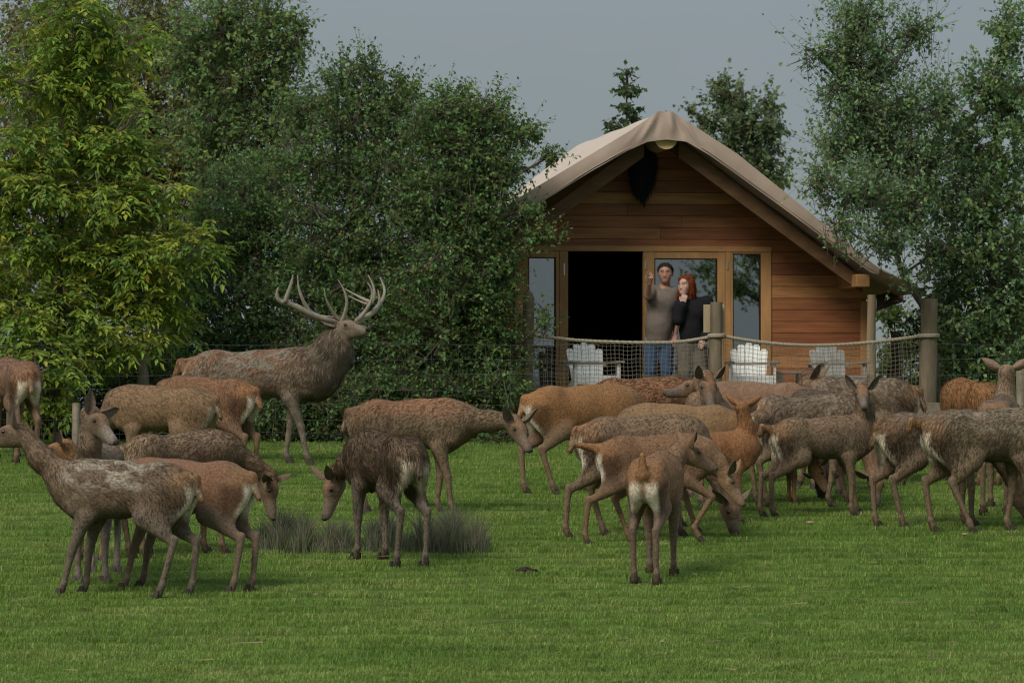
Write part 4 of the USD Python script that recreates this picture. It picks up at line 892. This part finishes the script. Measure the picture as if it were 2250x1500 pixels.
    for sg in (1, -1):
        g0, g1 = xa + sg * .22, xa + sg * (xe - xa - .12)
        pl = Polygon([(g0, roof(g0) - .17), (g1, roof(g1) - .20), (g1, roof(g1) - .385), (g0, roof(g0) - .385)])
        put('rafter', prism(pl, yr + .30, yr + .40), M['rafter'], T)
        pl2 = Polygon([(g0, roof(g0) - .09), (g1, roof(g1) - .09), (g1, roof(g1) - .24), (g0, roof(g0) - .24)])
        put('rafter', prism(pl2, -.20, -.09), M['rafter'], T)
        xb = xa + sg * (xe - xa - .14)
        put('eave_beam', bx(xb - .12, xb + .06, yr + .06, 5.2, roof(xb) - .33, roof(xb) - .17, .01), M['honey'], T)
    px_, _ = hp(1915, 700, -.98)
    put('porch_post', tube([[px_, -.98, DECK], [px_ - .006, -.98, DECK + .8], [px_ + .004, -.98, roof(px_) - .36]], [.062, .058, .054], 14), M['pole'], T, smooth=40)
    put('porch_post', tube([[2 * xa - px_, -.98, DECK], [2 * xa - px_, -.98, roof(px_) - .36]], [.062, .054], 14), M['pole'], T, smooth=40)
    put('corner_board', bx(xw1 - .08, xw1 + .012, -.05, .0, DECK, roof(xw1) - .3, .004), M['honey_v'], T)
    # lower side canopy and its hanging canvas
    a0, a1 = hp(1926, 588, -.9), hp(2032, 640, -.9)
    P = np.array([[a0[0], -1.0, a0[1]], [a1[0], -1.0, a1[1]], [a1[0], 4.5, a1[1]], [a0[0], 4.5, a0[1]]]); P2 = P - [0, 0, .02]
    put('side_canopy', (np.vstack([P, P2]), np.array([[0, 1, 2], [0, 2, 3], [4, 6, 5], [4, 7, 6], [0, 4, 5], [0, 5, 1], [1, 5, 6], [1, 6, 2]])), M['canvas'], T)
    c0, c1, c2, c3 = [hp(*q, .5) for q in ((1926, 648), (1984, 636), (1986, 662), (1926, 684))]
    put('side_canvas', prism(Polygon([c0, c1, c2, c3]), .5, .515), M['canvas_brown'], T)
    # ---- the glazed front: frames butt against each other, panes set inside
    zb = DECK + .012
    X = lambda u: hp(u, 650)[0]; Z = lambda v: hp(1463, v)[1]
    def fr(name, u0, u1, v0, z1, y0=-.05, y1=.06, mat='honey_v', par=None):
        z1 = Z(z1) if z1 > 20 else z1
        return put(name, bx(X(u0), X(u1), y0, y1, min(Z(v0), z1), max(Z(v0), z1), .004), M[mat], par or T)
    put('lintel', bx(ox0, ox1, -.055, .065, Z(553), oz, .004), M['honey'], T)
    put('lintel_trim', bx(ox0 - .02, ox1 + .02, -.075, -.0575, Z(536), oz + .012, .003), M['honey'], T)
    def window(name, u0, u1, vt, su, sw, bot, y0=-.045, y1=.045):
        """stiles u0..u1, glass inset by su (left) and sw (right)"""
        w = put(name, cat_([bx(X(u0), X(u0 + su), y0, y1, zb, Z(553) - .001, .004), bx(X(u1 - sw), X(u1), y0, y1, zb, Z(553) - .001, .004),
                            bx(X(u0 + su) + .0005, X(u1 - sw) - .0005, y0 + .003, y1 - .003, Z(vt), Z(553) - .001, .003), bx(X(u0 + su) + .0005, X(u1 - sw) - .0005, y0 + .003, y1 - .003, zb, bot, .003)]), M['honey_v'], T)
        put('pane', bx(X(u0 + su) - .006, X(u1 - sw) + .006, -.006, .006, bot - .006, Z(vt) + .006), M['glass'], w)
        # sealing bead
        g = .012
        put('bead', cat_([bx(X(u0 + su), X(u0 + su) + g, y0 + .012, -.007, bot, Z(vt)), bx(X(u1 - sw) - g, X(u1 - sw), y0 + .012, -.007, bot, Z(vt)), bx(X(u0 + su) + g, X(u1 - sw) - g, y0 + .012, -.007, Z(vt) - g, Z(vt))]), M['dark_in'], w)
        return w
    bl = DECK + .19
    window('side_window', 1130, 1228, 567, 30, 8, bl)
    fr('door_post', 1228.5, 1247, 553.3, zb)
    D_ = window('glazed_door', 1412, 1592, 568, 25, 17, bl)
    put('hinge', bx(X(1595.5), X(1598.5), -.062, -.05, Z(592), Z(572)), M['steel'], D_); put('hinge', bx(X(1415), X(1418), -.062, -.045, Z(592), Z(574)), M['steel'], D_)
    fr('mullion', 1592.5, 1604.5, 553.3, zb)
    window('side_window', 1605, 1693.5, 557, 4, 23, bl)
    put('hinge', bx(X(1237), X(1239.5), -.062, -.05, Z(606), Z(580)), M['steel'], T); put('hinge', bx(X(1237), X(1239.5), -.062, -.05, Z(815), Z(790)), M['steel'], T)
    put('sill', bx(ox0, ox1, -.07, .09, DECK - .02, DECK + .012, .004), M['honey'], T)
    # dark shaggy bundle under the gable
    hx, hz_ = hp(1412, 330, -.32)
    sk = Skin(); c = lambda dx, v: np.array([hp(1412 + dx, v, -.32)[0] - hx, rng.normal(0, .01), hp(1412, v, -.32)[1] - hz_])
    sk.add(c(3, 322), c(0, 360), .10, .15, .05, sq=.6).add(c(0, 360), c(-2, 400), .15, .12, .05, sq=.6).add(c(-2, 400), c(1, 436), .11, .03, .04, sq=.6).add(c(-14, 330), c(-12, 380), .08, .07, .05).add(c(14, 330), c(12, 390), .08, .06, .05)
    V, Fc, N = sk.mesh(.02)
    n = 2600; fi = rng.integers(0, len(Fc), n); p0 = V[Fc[fi]].mean(1); nn = N[Fc[fi, 0]]
    d = unit(np.array([0, 0, -1.]) + nn * .22 + rng.normal(0, .16, (n, 3))); s_ = unit(np.cross(d, nn)) * .007; ln = rng.uniform(.05, .16, (n, 1))
    hv = np.stack([p0 - s_, p0 + s_, p0 + d * ln], 1).reshape(-1, 3)
    t = thing('hanging_hide', 'black shaggy hide hanging under the gable peak of the cabin', 'hide', hw(hx, -.32, hz_), HOUSE)
    put('bundle', (V, Fc), M['shag'], t, smooth=True); put('strands', (hv, np.arange(n * 3).reshape(-1, 3)), M['shag'], t)
    put('cord', tube([[0, .02, .02], [.02, .02, .22], [.03, .02, roof(hx) - drop - hz_ - .02]], .008, 6), M['rope'], t)

def build_terrace():
    T = thing('terrace', 'timber terrace deck in front of the cabin, half hidden by the herd', 'terrace', HO, HOUSE)
    x0, x1 = hp(1120, 800, -2.2)[0], hp(2062, 800, -2.2)[0]
    y = -2.35; k = 0
    while y < -.08:
        put('deck_board', bx(x0, x1, y + .004, min(y + .145, -.075) - .004, DECK - .034, DECK - .002, .003), M['deck'], T); y += .15
    put('rim_board', bx(x0, x1, -2.40, -2.36, DECK - .24, DECK - .004, .004), M['deck'], T)
    for i in range(7):
        x = x0 + .1 + (x1 - x0 - .2) * i / 6
        for yy in (-2.3, -1.2): put('stilt', bx(x - .06, x + .06, yy - .06 + .02, yy + .06, -.15, DECK - .036, .006), M['post'], T)
    # rope railing
    yr = -2.2
    R = thing('rope_railing', 'rope and net railing slung between round posts along the terrace', 'railing', HO, HOUSE)
    rng = np.random.default_rng(8)
    posts = [(1160, 655, .072, True), (1574, 664, .078, False), (2040, 656, .105, False)]
    for u, v, r, pointed in posts:
        x, z = hp(u, v, yr); zz = np.linspace(-.2, z, 14)
        rr = r * (1 + .05 * np.sin(zz * 5 + u)); 
        if pointed: zz = np.append(zz, [z + .06, z + .10]); rr = np.append(rr, [r * .6, r * .15])
        c = np.stack([x + .012 * np.sin(zz * 2 + u), yr + 0 * zz, zz], 1)
        m = tube(c, rr, 16); m.vertices = m.vertices + (meshkit.noise(m.vertices * [14, 14, 3]) - .5)[:, None] * [.014, .014, 0]
        P_ = put('post', m, M['post'], R, smooth=40)
        if u == 1574:
            a, b = hp(1546, 669, yr + .11), hp(1592, 731, yr + .11); put('square_board', bx(a[0], b[0], yr + .10, yr + .128, b[1], a[1], .004), M['board_sign'], P_)
        if u != 1160:
            zr = hp(u, 738, yr)[1]; an = np.linspace(0, 2 * math.pi * 2.05, 50)
            put('rope_ring', tube(np.stack([x + (r + .018) * np.cos(an), yr + (r + .018) * np.sin(an), zr + .014 * (an / 6.28 - 1) + .0], 1), .019, 8), M['rope'], P_, smooth=True)
    def rope(pts):
        q = np.array([[hp(u, v, yr)[0], yr - (.09 if 0 else 0), hp(u, v, yr)[1]] for u, v in pts]); c = spline(q, 150)
        s = np.linspace(0, np.linalg.norm(np.diff(c, axis=0), axis=1).sum(), 150); ms = []
        for k in range(3):
            a = s * 2 * math.pi / .14 + k * 2.094
            ms.append(tube(c + .0105 * np.stack([0 * a, np.cos(a), np.sin(a)], 1), .0135, 6))
        put('rope', cat_(ms), M['rope'], R, smooth=True); return c
    r1 = rope([(1168, 736), (1240, 745), (1311, 750), (1434, 753), (1510, 749), (1564, 740)])
    r2 = rope([(1584, 737), (1660, 750), (1752, 758), (1850, 757), (1950, 748), (2028, 737)])
    net = []
    for c, name in ((r1, 0), (r2, 1)):
        xs = np.arange(c[0][0] + .04, c[-1][0] - .02, .052); zt = np.interp(xs, c[:, 0], c[:, 2]); zb = DECK + .05
        rows = np.arange(0, 1.0001, .052 / .72)
        for x, z in zip(xs, zt):
            zz = np.linspace(z - .01, zb, 9); net.append(tube(np.stack([x + .006 * np.sin(zz * 9 + x * 5), yr + .008 * np.sin(zz * 6 + x * 3), zz], 1), 0.0026, 4, False))
        for q in rows:
            zz = zt * (1 - q) + zb * q; net.append(tube(np.stack([xs, yr + .008 * np.sin(zz * 6 + xs * 3), zz + .006 * np.sin(xs * 23)], 1), 0.0026, 4, False))
    tag(put('netting', cat_(net), M['netting'], R), kind='stuff')
    # short posts behind the corner
    for u, v, r, lab in ((1969, 728, .085, 'short round post behind the terrace corner, between cabin and tall rope post'),):
        b = at(u, 900, 53.2); z = float(gz(53.2)); h = at(u, v, 53.2)[2] - z; t = thing('short_post', lab, 'post', (b[0], 53.2, z))
        put('upper_stem', tube([[0, 0, h * .55], [0, 0, h]], [r * .8, r * .78], 12), M['post'], t, smooth=40); put('lower_stem', tube([[0, 0, -.1], [0, 0, h * .45], [0, 0, h * .62]], [r * 1.2, r * 1.15, r * .9], 12), M['post'], t, smooth=40)

def chair(label, u, v, yaw, mat, arm, yl=-1.35, sc=.88):
    """low garden armchair with a fanned slat back; (u, v) is where its front apron's foot stands"""
    x, _ = hp(u, v, yl)
    t = thing('garden_armchair', label, 'chair', hw(x, yl, DECK), HOUSE + yaw, group='slatted armchairs on the terrace')
    S = lambda m: (m.apply_scale(sc), m)[1]
    for k in range(5):                                   # back slats, fanned and rounded at the top
        a = (k - 2) * .032; hgt = .70 - .024 * (k - 2) ** 2
        pl = Polygon([(-.040, 0), (.040, 0), (.052, hgt - .03), (.03, hgt), (-.03, hgt), (-.052, hgt - .03)])
        m = prism(pl, -.011, .011); m.apply_transform(trimesh.transformations.rotation_matrix(a, [0, 1, 0])); m.apply_translation([(k - 2) * .088, 0, 0])
        m.apply_transform(trimesh.transformations.rotation_matrix(-.42, [1, 0, 0])); m.apply_translation([0, .20, .20]); put('back_slat', S(m), M[mat], t)
    for k in range(5):
        m = bx(-.26, .26, -.30 + k * .105, -.21 + k * .105, -.011, .011, .003); m.apply_transform(trimesh.transformations.rotation_matrix(-.22, [1, 0, 0])); m.apply_translation([0, 0, .30]); put('seat_slat', S(m), M[mat], t)
    put('apron', S(bx(-.29, .29, -.345, -.322, .25, .375, .004)), M[mat], t)
    put('back_rail', S(bx(-.30, .30, .335, .36, .50, .57, .004)), M[arm], t)
    for sd in (-1, 1):
        put('front_leg', S(bx(min(sd * .295, sd * .33), max(sd * .295, sd * .33), -.36, -.26, 0, .54, .004)), M[mat], t)
        pl = Polygon([(-.34, .36), (-.30, .25), (.42, 0.0), (.50, 0), (.46, .10), (.0, .33)])
        m = prism(pl, -.014, .014); v_ = m.vertices.copy(); m.vertices = np.stack([sd * .275 + v_[:, 1], v_[:, 0], v_[:, 2]], 1); m.invert(); put('side_rail', S(m), M[mat], t)
        pl = Polygon([(-.42, -.065), (-.36, -.075), (-.1, -.07), (.38, -.03), (.38, .03), (-.1, .05), (-.36, .06), (-.42, .045)])
        m = trimesh.creation.extrude_polygon(pl, .024, engine='earcut'); v_ = m.vertices.copy(); m.vertices = np.stack([sd * (.325 + v_[:, 1]), v_[:, 0], .542 + v_[:, 2] + .03 * np.clip(-v_[:, 0] - .1, 0, 1)], 1)
        if sd < 0: m.invert()
        put('arm', S(m), M[arm], t)

def build_table():
    x, _ = hp(1735, 840, -1.2); t = thing('side_table', 'small wooden side table beside the white armchair', 'table', hw(x, -1.2, DECK), HOUSE)
    put('top', bx(-.17, .17, -.17, .17, .36, .39, .005), M['grey_wood'], t)
    for a in (-1, 1):
        for b in (-1, 1): put('leg', bx(min(a * .15, a * .11), max(a * .15, a * .11), min(b * .15, b * .11), max(b * .15, b * .11), 0, .36, .003), M['grey_wood'], t)
build_cabin(); build_terrace(); build_table()
chair('white slatted armchair on the terrace left of the man, behind the netting', 1300, 872, 4, 'white_paint', 'grey_wood', -1.5)
chair('white slatted armchair on the terrace right of the woman and the middle rope post', 1650, 872, -8, 'white_paint', 'grey_wood', -1.5)
chair('grey unpainted slatted armchair on the terrace near the right corner of the cabin', 1838, 872, 6, 'grey_paint', 'grey_wood', -1.2)
# ------------------------------------------------------------------ the two people on the terrace
def person(label, u, Y, kind):
    base = at(u, 884, Y); base[2] = 1.84
    t = thing('person', label, 'person', base)
    p = lambda uu, vv, dy=0.0: at(uu, vv, Y + dy) - base
    man = kind == 'man'
    sk = Skin(); A = sk.add
    ft = lambda uu, dy: np.array([p(uu, 880, dy)[0], dy, .05])
    if man:
        head = p(1462, 600, -.02); look = unit(np.array([-.12, -1, -.12])); neck0 = p(1461, 637, .01)
        shR, shL = p(1433, 640, .0), p(1481, 644, .03); chest, waist, hipc = p(1455, 672, .01), p(1449, 712, .0), p(1446, 742, .01)
        elR, wrR, haR = p(1424, 650, -.25), p(1427, 622, -.44), p(1428, 610, -.50)
        elL, wrL, haL = p(1489, 697, .06), p(1483, 735, -.02), p(1481, 748, -.05)
        hips = [p(1431, 752, .01), p(1462, 752, .01)]; knees = [p(1428, 812, -.03), p(1464, 812, -.02)]; feet = [ft(1426, .02), ft(1466, .03)]
        rs = .17; rt = .15
    else:
        head = p(1507, 627, -.02); look = unit(np.array([-.62, -.78, -.05])); neck0 = p(1514, 660, .02)
        shR, shL = p(1497, 671, -.05), p(1553, 664, .05); chest, waist, hipc = p(1522, 692, .02), p(1518, 725, .02), p(1520, 750, .02)
        elR, wrR, haR = p(1489, 702, -.12), p(1501, 668, -.17), p(1503, 655, -.17)
        elL, wrL, haL = p(1562, 712, .05), p(1548, 742, -.06), p(1543, 752, -.09)
        hips = [p(1506, 760, .01), p(1534, 760, .03)]; knees = [p(1506, 815, -.02), p(1538, 815, .0)]; feet = [ft(1510, .02), ft(1541, .04)]
        rs = .145; rt = .125
    right = unit(np.cross(look, [0, 0, 1.0])); up = np.cross(right, look)
    # skull, jaw, neck, trunk, limbs: one body
    hq = lambda a, b, c: head + right * a + look * b + up * c
    hs = 1.0 if man else .94
    A(hq(0, -.03, .025), hq(0, .005, .03), .088 * hs, .086 * hs, .03); A(hq(0, .035, -.03), hq(0, .06, -.085), .066 * hs, .040 * hs, .04); A(hq(0, .02, -.06), hq(0, .045, -.075), .062 * hs, .05 * hs, .03)
    A(hq(0, .084, .015), hq(0, .102, -.026), .010, .0155, .022)
    for s_ in (-1, 1): A(hq(s_ * .086 * hs, -.01, .012), hq(s_ * .088 * hs, -.012, -.028), .018, .013, .01); A(hq(s_ * .035, .075, .036), hq(s_ * .018, .085, .036), .013, .012, .02); A(hq(s_ * .045, .06, -.02), hq(s_ * .03, .07, -.045), .024, .02, .03)
    A(head + [0, .02, -.05], neck0, .058 * hs, .064 * hs, .03)
    A(shR, shL, .062 * (rs / .17), .062 * (rs / .17), .06); A(chest + [-.06, 0, .06], chest + [.06, 0, .06], rt * .85, rt * .85, .08); A(chest, waist, rt * 1.02, rt * (.98 if man else .86), .08); A(waist, hipc, rt * (.96 if man else .88), rt * .98, .08)
    for sh, el, wr in ((shR, elR, wrR), (shL, elL, wrL)):
        A(sh, el, .056 * rs / .17, .043 * rs / .17, .03); A(el, wr, .043 * rs / .17, .028 * rs / .17, .02)
    for hp_, kn, fo in zip(hips, knees, feet):
        A(hp_, kn, .092, .060, .04); A(kn, fo + [0, 0, .04], .060, .042, .03); A(fo + [0, .03, -.02], fo + [-.03 if man else -.06, -.16, -.025], .040, .032, .03)
    V, Fc, N = sk.mesh(.0105)
    # hands: palm, four bent fingers and a thumb
    hv, hf, hn, k = [V], [Fc], [N], len(V)
    for wr, ha, pose in ((wrR, haR, 'point' if man else 'chin'), (wrL, haL, 'rest')):
        d = unit(ha - wr); sd = unit(np.cross(d, [0.2, 1, .3])); pn = np.cross(sd, d); h = Skin(); pal = wr + d * .085
        if pose == 'chin': d = unit(d + look * 0 + np.array([0, .15, 0]))
        for q in (-1.5, -.5, .5, 1.5):
            h.add(wr + d * .01 + sd * q * .010, pal + sd * q * .019, .017, .0125, .012)
        curls = {'point': (.1, 1.5, 1.7, 1.8), 'chin': (1.1, 1.2, 1.3, 1.4), 'rest': (.35, .4, .45, .5)}[pose]
        for q, cu, L0 in zip((1.5, .5, -.5, -1.5), curls, (.072, .080, .074, .058)):
            a = pal + sd * q * .0195; dirn = d; rr = .0092
            for sgm, fr_ in enumerate((.45, .31, .24)):
                ang = cu * (.55 + .25 * sgm); dirn = unit(dirn * math.cos(ang) + pn * math.sin(ang)); b = a + dirn * L0 * fr_; h.add(a, b, rr, rr * .9, .006); a, rr = b, rr * .9
        tb = wr + d * .03 + sd * .026; t1 = tb + unit(d * .75 + sd * .6 + pn * .35) * .042; t2 = t1 + unit(d * .85 + sd * .1 + pn * .5) * .030
        h.add(wr + d * .015 + sd * .012, tb, .017, .015, .012).add(tb, t1, .0125, .0105, .008).add(t1, t2, .0105, .0085, .006)
        v_, f_, n_ = h.mesh(.0038); hv.append(v_); hf.append(f_ + k); hn.append(n_); k += len(v_)
    V2, F2, N2 = np.vstack(hv), np.vstack(hf), np.vstack(hn)
    skin = np.array([.34, .18, .13]) if man else np.array([.46, .29, .225])
    q = V2 - head; fx, fy, fz = q @ right, q @ look, q @ up
    C = np.repeat(skin[None], len(V2), 0) * (1 + .12 * (meshkit.fbm(V2 * 25, 3, 2) - .5))[:, None]
    near = np.linalg.norm(q, axis=1) < .2
    C[near & (np.abs(fz + .060) < .0055) & (np.abs(fx) < .024) & (fy > .05)] = skin * np.array([.92, .80, .78])
    ck = np.exp(-((np.abs(fx) - .045) ** 2 + (fz + .02) ** 2) / .0006) * near * (fy > .03); C = C * (1 - ck[:, None] * np.array([.0, .14, .16]))
    brow = near & (np.abs(fz - .043) < .006) & (np.abs(np.abs(fx) - .034) < .02) & (fy > .05); C[brow] = C[brow] * .35 if man else C[brow] * .55
    sock = near & (fy > .05) & (np.abs(np.abs(fx) - .032) < .022) & (np.abs(fz - .026) < .014); C[sock] *= np.array([.62, .56, .54])
    if man: st = near & (fz < -.045) & (fy > .0); C[st] *= np.array([.93, .94, .95])
    put('body', (V2, F2), M['skin'], t, tint=C.clip(.01, .9), normals=N2)
    for s_ in (-1, 1):
        e = trimesh.creation.icosphere(2, 1.0); e.vertices = e.vertices @ np.stack([right * .0125, look * .010, up * .0065]) + hq(s_ * .032 * hs, .078, .022)
        w_ = np.abs((e.vertices - hq(s_ * .032 * hs, .078, .022)) @ right); put('eye', e, M['skin'], t, smooth=True, tint=np.where((w_ < .0065)[:, None], (.05, .035, .025), (.33, .27, .23)))
    # clothes follow the same body
    def cloth(name, prims, grow, clip, col, amp=.004, fold=16):
        s2 = Skin(); s2.p = prims
        v, f, n = s2.mesh(.011, grow=grow, clip=clip)
        w = meshkit.fbm(v * [fold, fold, fold * .6] + 3, 3, 5) - .5
        v = v + n * (w * amp * 2.2)[:, None]
        put(name, (v, f), M['cloth'], t, tint=np.repeat([col], len(v), 0) * (1 + .3 * w)[:, None], smooth=True)
    P_ = sk.p; arm0 = len(P_) - 6 - 4
    trunk = P_[arm0 - 5:arm0 + 0]
    uR, fR, uL, fL = P_[arm0:arm0 + 4]; legs = P_[arm0 + 4:]
    tr = P_[arm0 - 4:arm0]
    zn = neck0[2]; zw = waist[2]; zh = hipc[2]
    if man:
        def cut(pr, t1): a, b = pr[0], pr[1]; return (a, a + (b - a) * t1, pr[2] + .008, pr[3] + .016) + pr[4:]
        cl = lambda x, y, z: np.maximum(z - (zn + .075) + 0 * x, (zh - .055) - z + 0 * x)
        belly = (waist + [-.02, -.04, .0], waist + [0, -.03, -.05], .10, .10, .08, 0, 1.0, np.array([0, 0, -1.]), None)
        cloth('polo_shirt', tr + [belly, cut(uR, .72), cut(uL, .8)], .012, cl, (.155, .125, .105))
        col = trimesh.creation.torus(.070, .014, 24, 8); col.vertices = col.vertices * [1, 1, 1.6]; col.apply_translation(neck0 + [0, -.004, -.004]); put('collar', col, M['cloth'], t, smooth=True, tint=np.repeat([(.17, .135, .115)], len(col.vertices), 0))
        pl = lambda x, y, z: np.maximum(z - (zh - .035) + 0 * x, .035 - z + 0 * x)
        cloth('jeans', [P_[arm0 - 1]] + [q for i, q in enumerate(legs) if i % 3 != 2], .014, pl, (.045, .085, .16), .005)
        def hair(x, y, z):
            a, b, c = [(x - head[0]) * w[0] + (y - head[1]) * w[1] + (z - head[2]) * w[2] for w in (right, look, up)]
            line = np.where(b > 0, .012 + 1.05 * np.clip(b, 0, 1) - .35 * np.clip(np.abs(a) - .055, 0, 1), .012 + .75 * b)      # receding at the temples, low at the nape
            return np.maximum(line - c, b - .066)
        s2 = Skin(); s2.p = [P_[0]]; v, f, n = s2.mesh(.008, grow=.007, clip=hair); v = v + n * (meshkit.noise(v * 70) * .006)[:, None]
        rng = np.random.default_rng(6); m = 1500; fi = rng.integers(0, len(f), m); p0, n0 = v[f[fi]].mean(1), n[f[fi, 0]]
        d = unit(n0 * .6 + look * .35 + rng.normal(0, .3, (m, 3))); s_ = unit(np.cross(d, n0)) * .0022; hv = np.stack([p0 - s_ - n0 * .003, p0 + s_ - n0 * .003, p0 + d * rng.uniform(.008, .022, (m, 1))], 1).reshape(-1, 3)
        low = smooth01(-((v - head) @ up), -.02, .03)[:, None]; tc = np.array([.055, .042, .032]) * (1 - low) + np.array([.15, .12, .10]) * low
        put('hair', (np.vstack([v, hv]), np.vstack([f, np.arange(3 * m).reshape(-1, 3) + len(v)])), M['fur'], t, tint=np.vstack([tc, np.repeat(tc[f[fi, 0]] * rng.uniform(.6, 1.5, (m, 1)), 3, 0)]), normals=np.vstack([n, np.repeat(n0, 3, 0)]))
    else:
        cl = lambda x, y, z: np.maximum(z - (zn + .085) + 0 * x, (zh - .05) - z + 0 * x)
        fat = lambda pr, g: (pr[0], pr[1], pr[2] + g, pr[3] + g) + pr[4:]
        sl = fat(fR, .010); sl = (sl[0], sl[0] + (sl[1] - sl[0]) * .92) + sl[2:]
        cloth('black_sweater', tr + [fat(uR, .018), sl, fat(uL, .018), fat(fL, .012)], .018, cl, (.013, .013, .015), .007, 12)
        pl = lambda x, y, z: np.maximum(z - (zh - .02) + 0 * x, .035 - z + 0 * x)
        cloth('trousers', [P_[arm0 - 1]] + [fat(q, .012) for i, q in enumerate(legs) if i % 3 != 2], .016, pl, (.135, .115, .095), .006)
        s2 = Skin(); h = hq
        for a in (((0, -.035, .045), (0, -.06, -.06), .093, .085), ((.055, -.02, .03), (.085, -.03, -.12), .05, .045), ((-.055, -.02, .03), (-.08, .0, -.10), .05, .03), ((.02, -.08, -.04), (.07, -.09, -.22), .09, .08), ((.06, -.06, -.10), (.15, -.05, -.33), .07, .035), ((.0, -.09, -.10), (.06, -.11, -.33), .065, .045), ((.10, -.03, -.1), (.17, -.02, -.29), .045, .022), ((-.045, .035, .085), (.05, .04, .085), .022, .03)):
            s2.add(h(*a[0]), h(*a[1]), a[2], a[3], .03)
        face = lambda x, y, z: np.minimum(((x - head[0]) * look[0] + (y - head[1]) * look[1] + (z - head[2]) * look[2]) - .030, ((x - head[0]) * look[0] + (y - head[1]) * look[1] + (z - head[2]) * look[2]) * 0 + 9) if False else np.maximum(((x - head[0]) * look[0] + (y - head[1]) * look[1] + (z - head[2]) * look[2]) - .035 - np.clip(((x - head[0]) * up[0] + (y - head[1]) * up[1] + (z - head[2]) * up[2]) - .055, 0, 1) * 2.5, -9)
        v, f, n = s2.mesh(.0085, clip=face); w = meshkit.fbm(v * [55, 55, 7], 3, 1) - .5; v = v + n * (w * .022)[:, None]
        rng = np.random.default_rng(3); m = 2200; fi = rng.integers(0, len(f), m); p0, n0 = v[f[fi]].mean(1), n[f[fi, 0]]
        d = unit(np.array([.12, 0, -1.0]) + n0 * .2 + rng.normal(0, .12, (m, 3))); s_ = unit(np.cross(d, n0)) * .003; ln = rng.uniform(.04, .13, (m, 1)); hv = np.stack([p0 - s_ - n0 * .002, p0 + s_ - n0 * .002, p0 + d * ln], 1).reshape(-1, 3)
        hcol = np.array([.25, .066, .022]); tc = hcol * (1 + .8 * w[:, None]); hc = np.repeat(hcol * rng.uniform(.5, 1.5, (m, 1)), 3, 0)
        put('hair', (np.vstack([v, hv]), np.vstack([f, np.arange(3 * m).reshape(-1, 3) + len(v)])), M['fur'], t, tint=np.vstack([tc, hc]).clip(.005, .6), normals=np.vstack([n, np.repeat(n0, 3, 0)]))
    for i in (0, 1):
        fo = feet[i]; s2 = Skin(); s2.p = [legs[i * 3 + 2]]; v, f, n = s2.mesh(.009, grow=.012); v[:, 2] = np.maximum(v[:, 2], .004)
        put('shoe', (v, f), M['cloth'], t, smooth=True, tint=np.repeat([(.05, .04, .033)], len(v), 0))
person('person in a grey-brown polo shirt and jeans, pointing out over the herd', 1446, 50.65, 'man')
person('person with long red hair in a black sweater, one hand at the mouth', 1522, 50.5, 'woman')
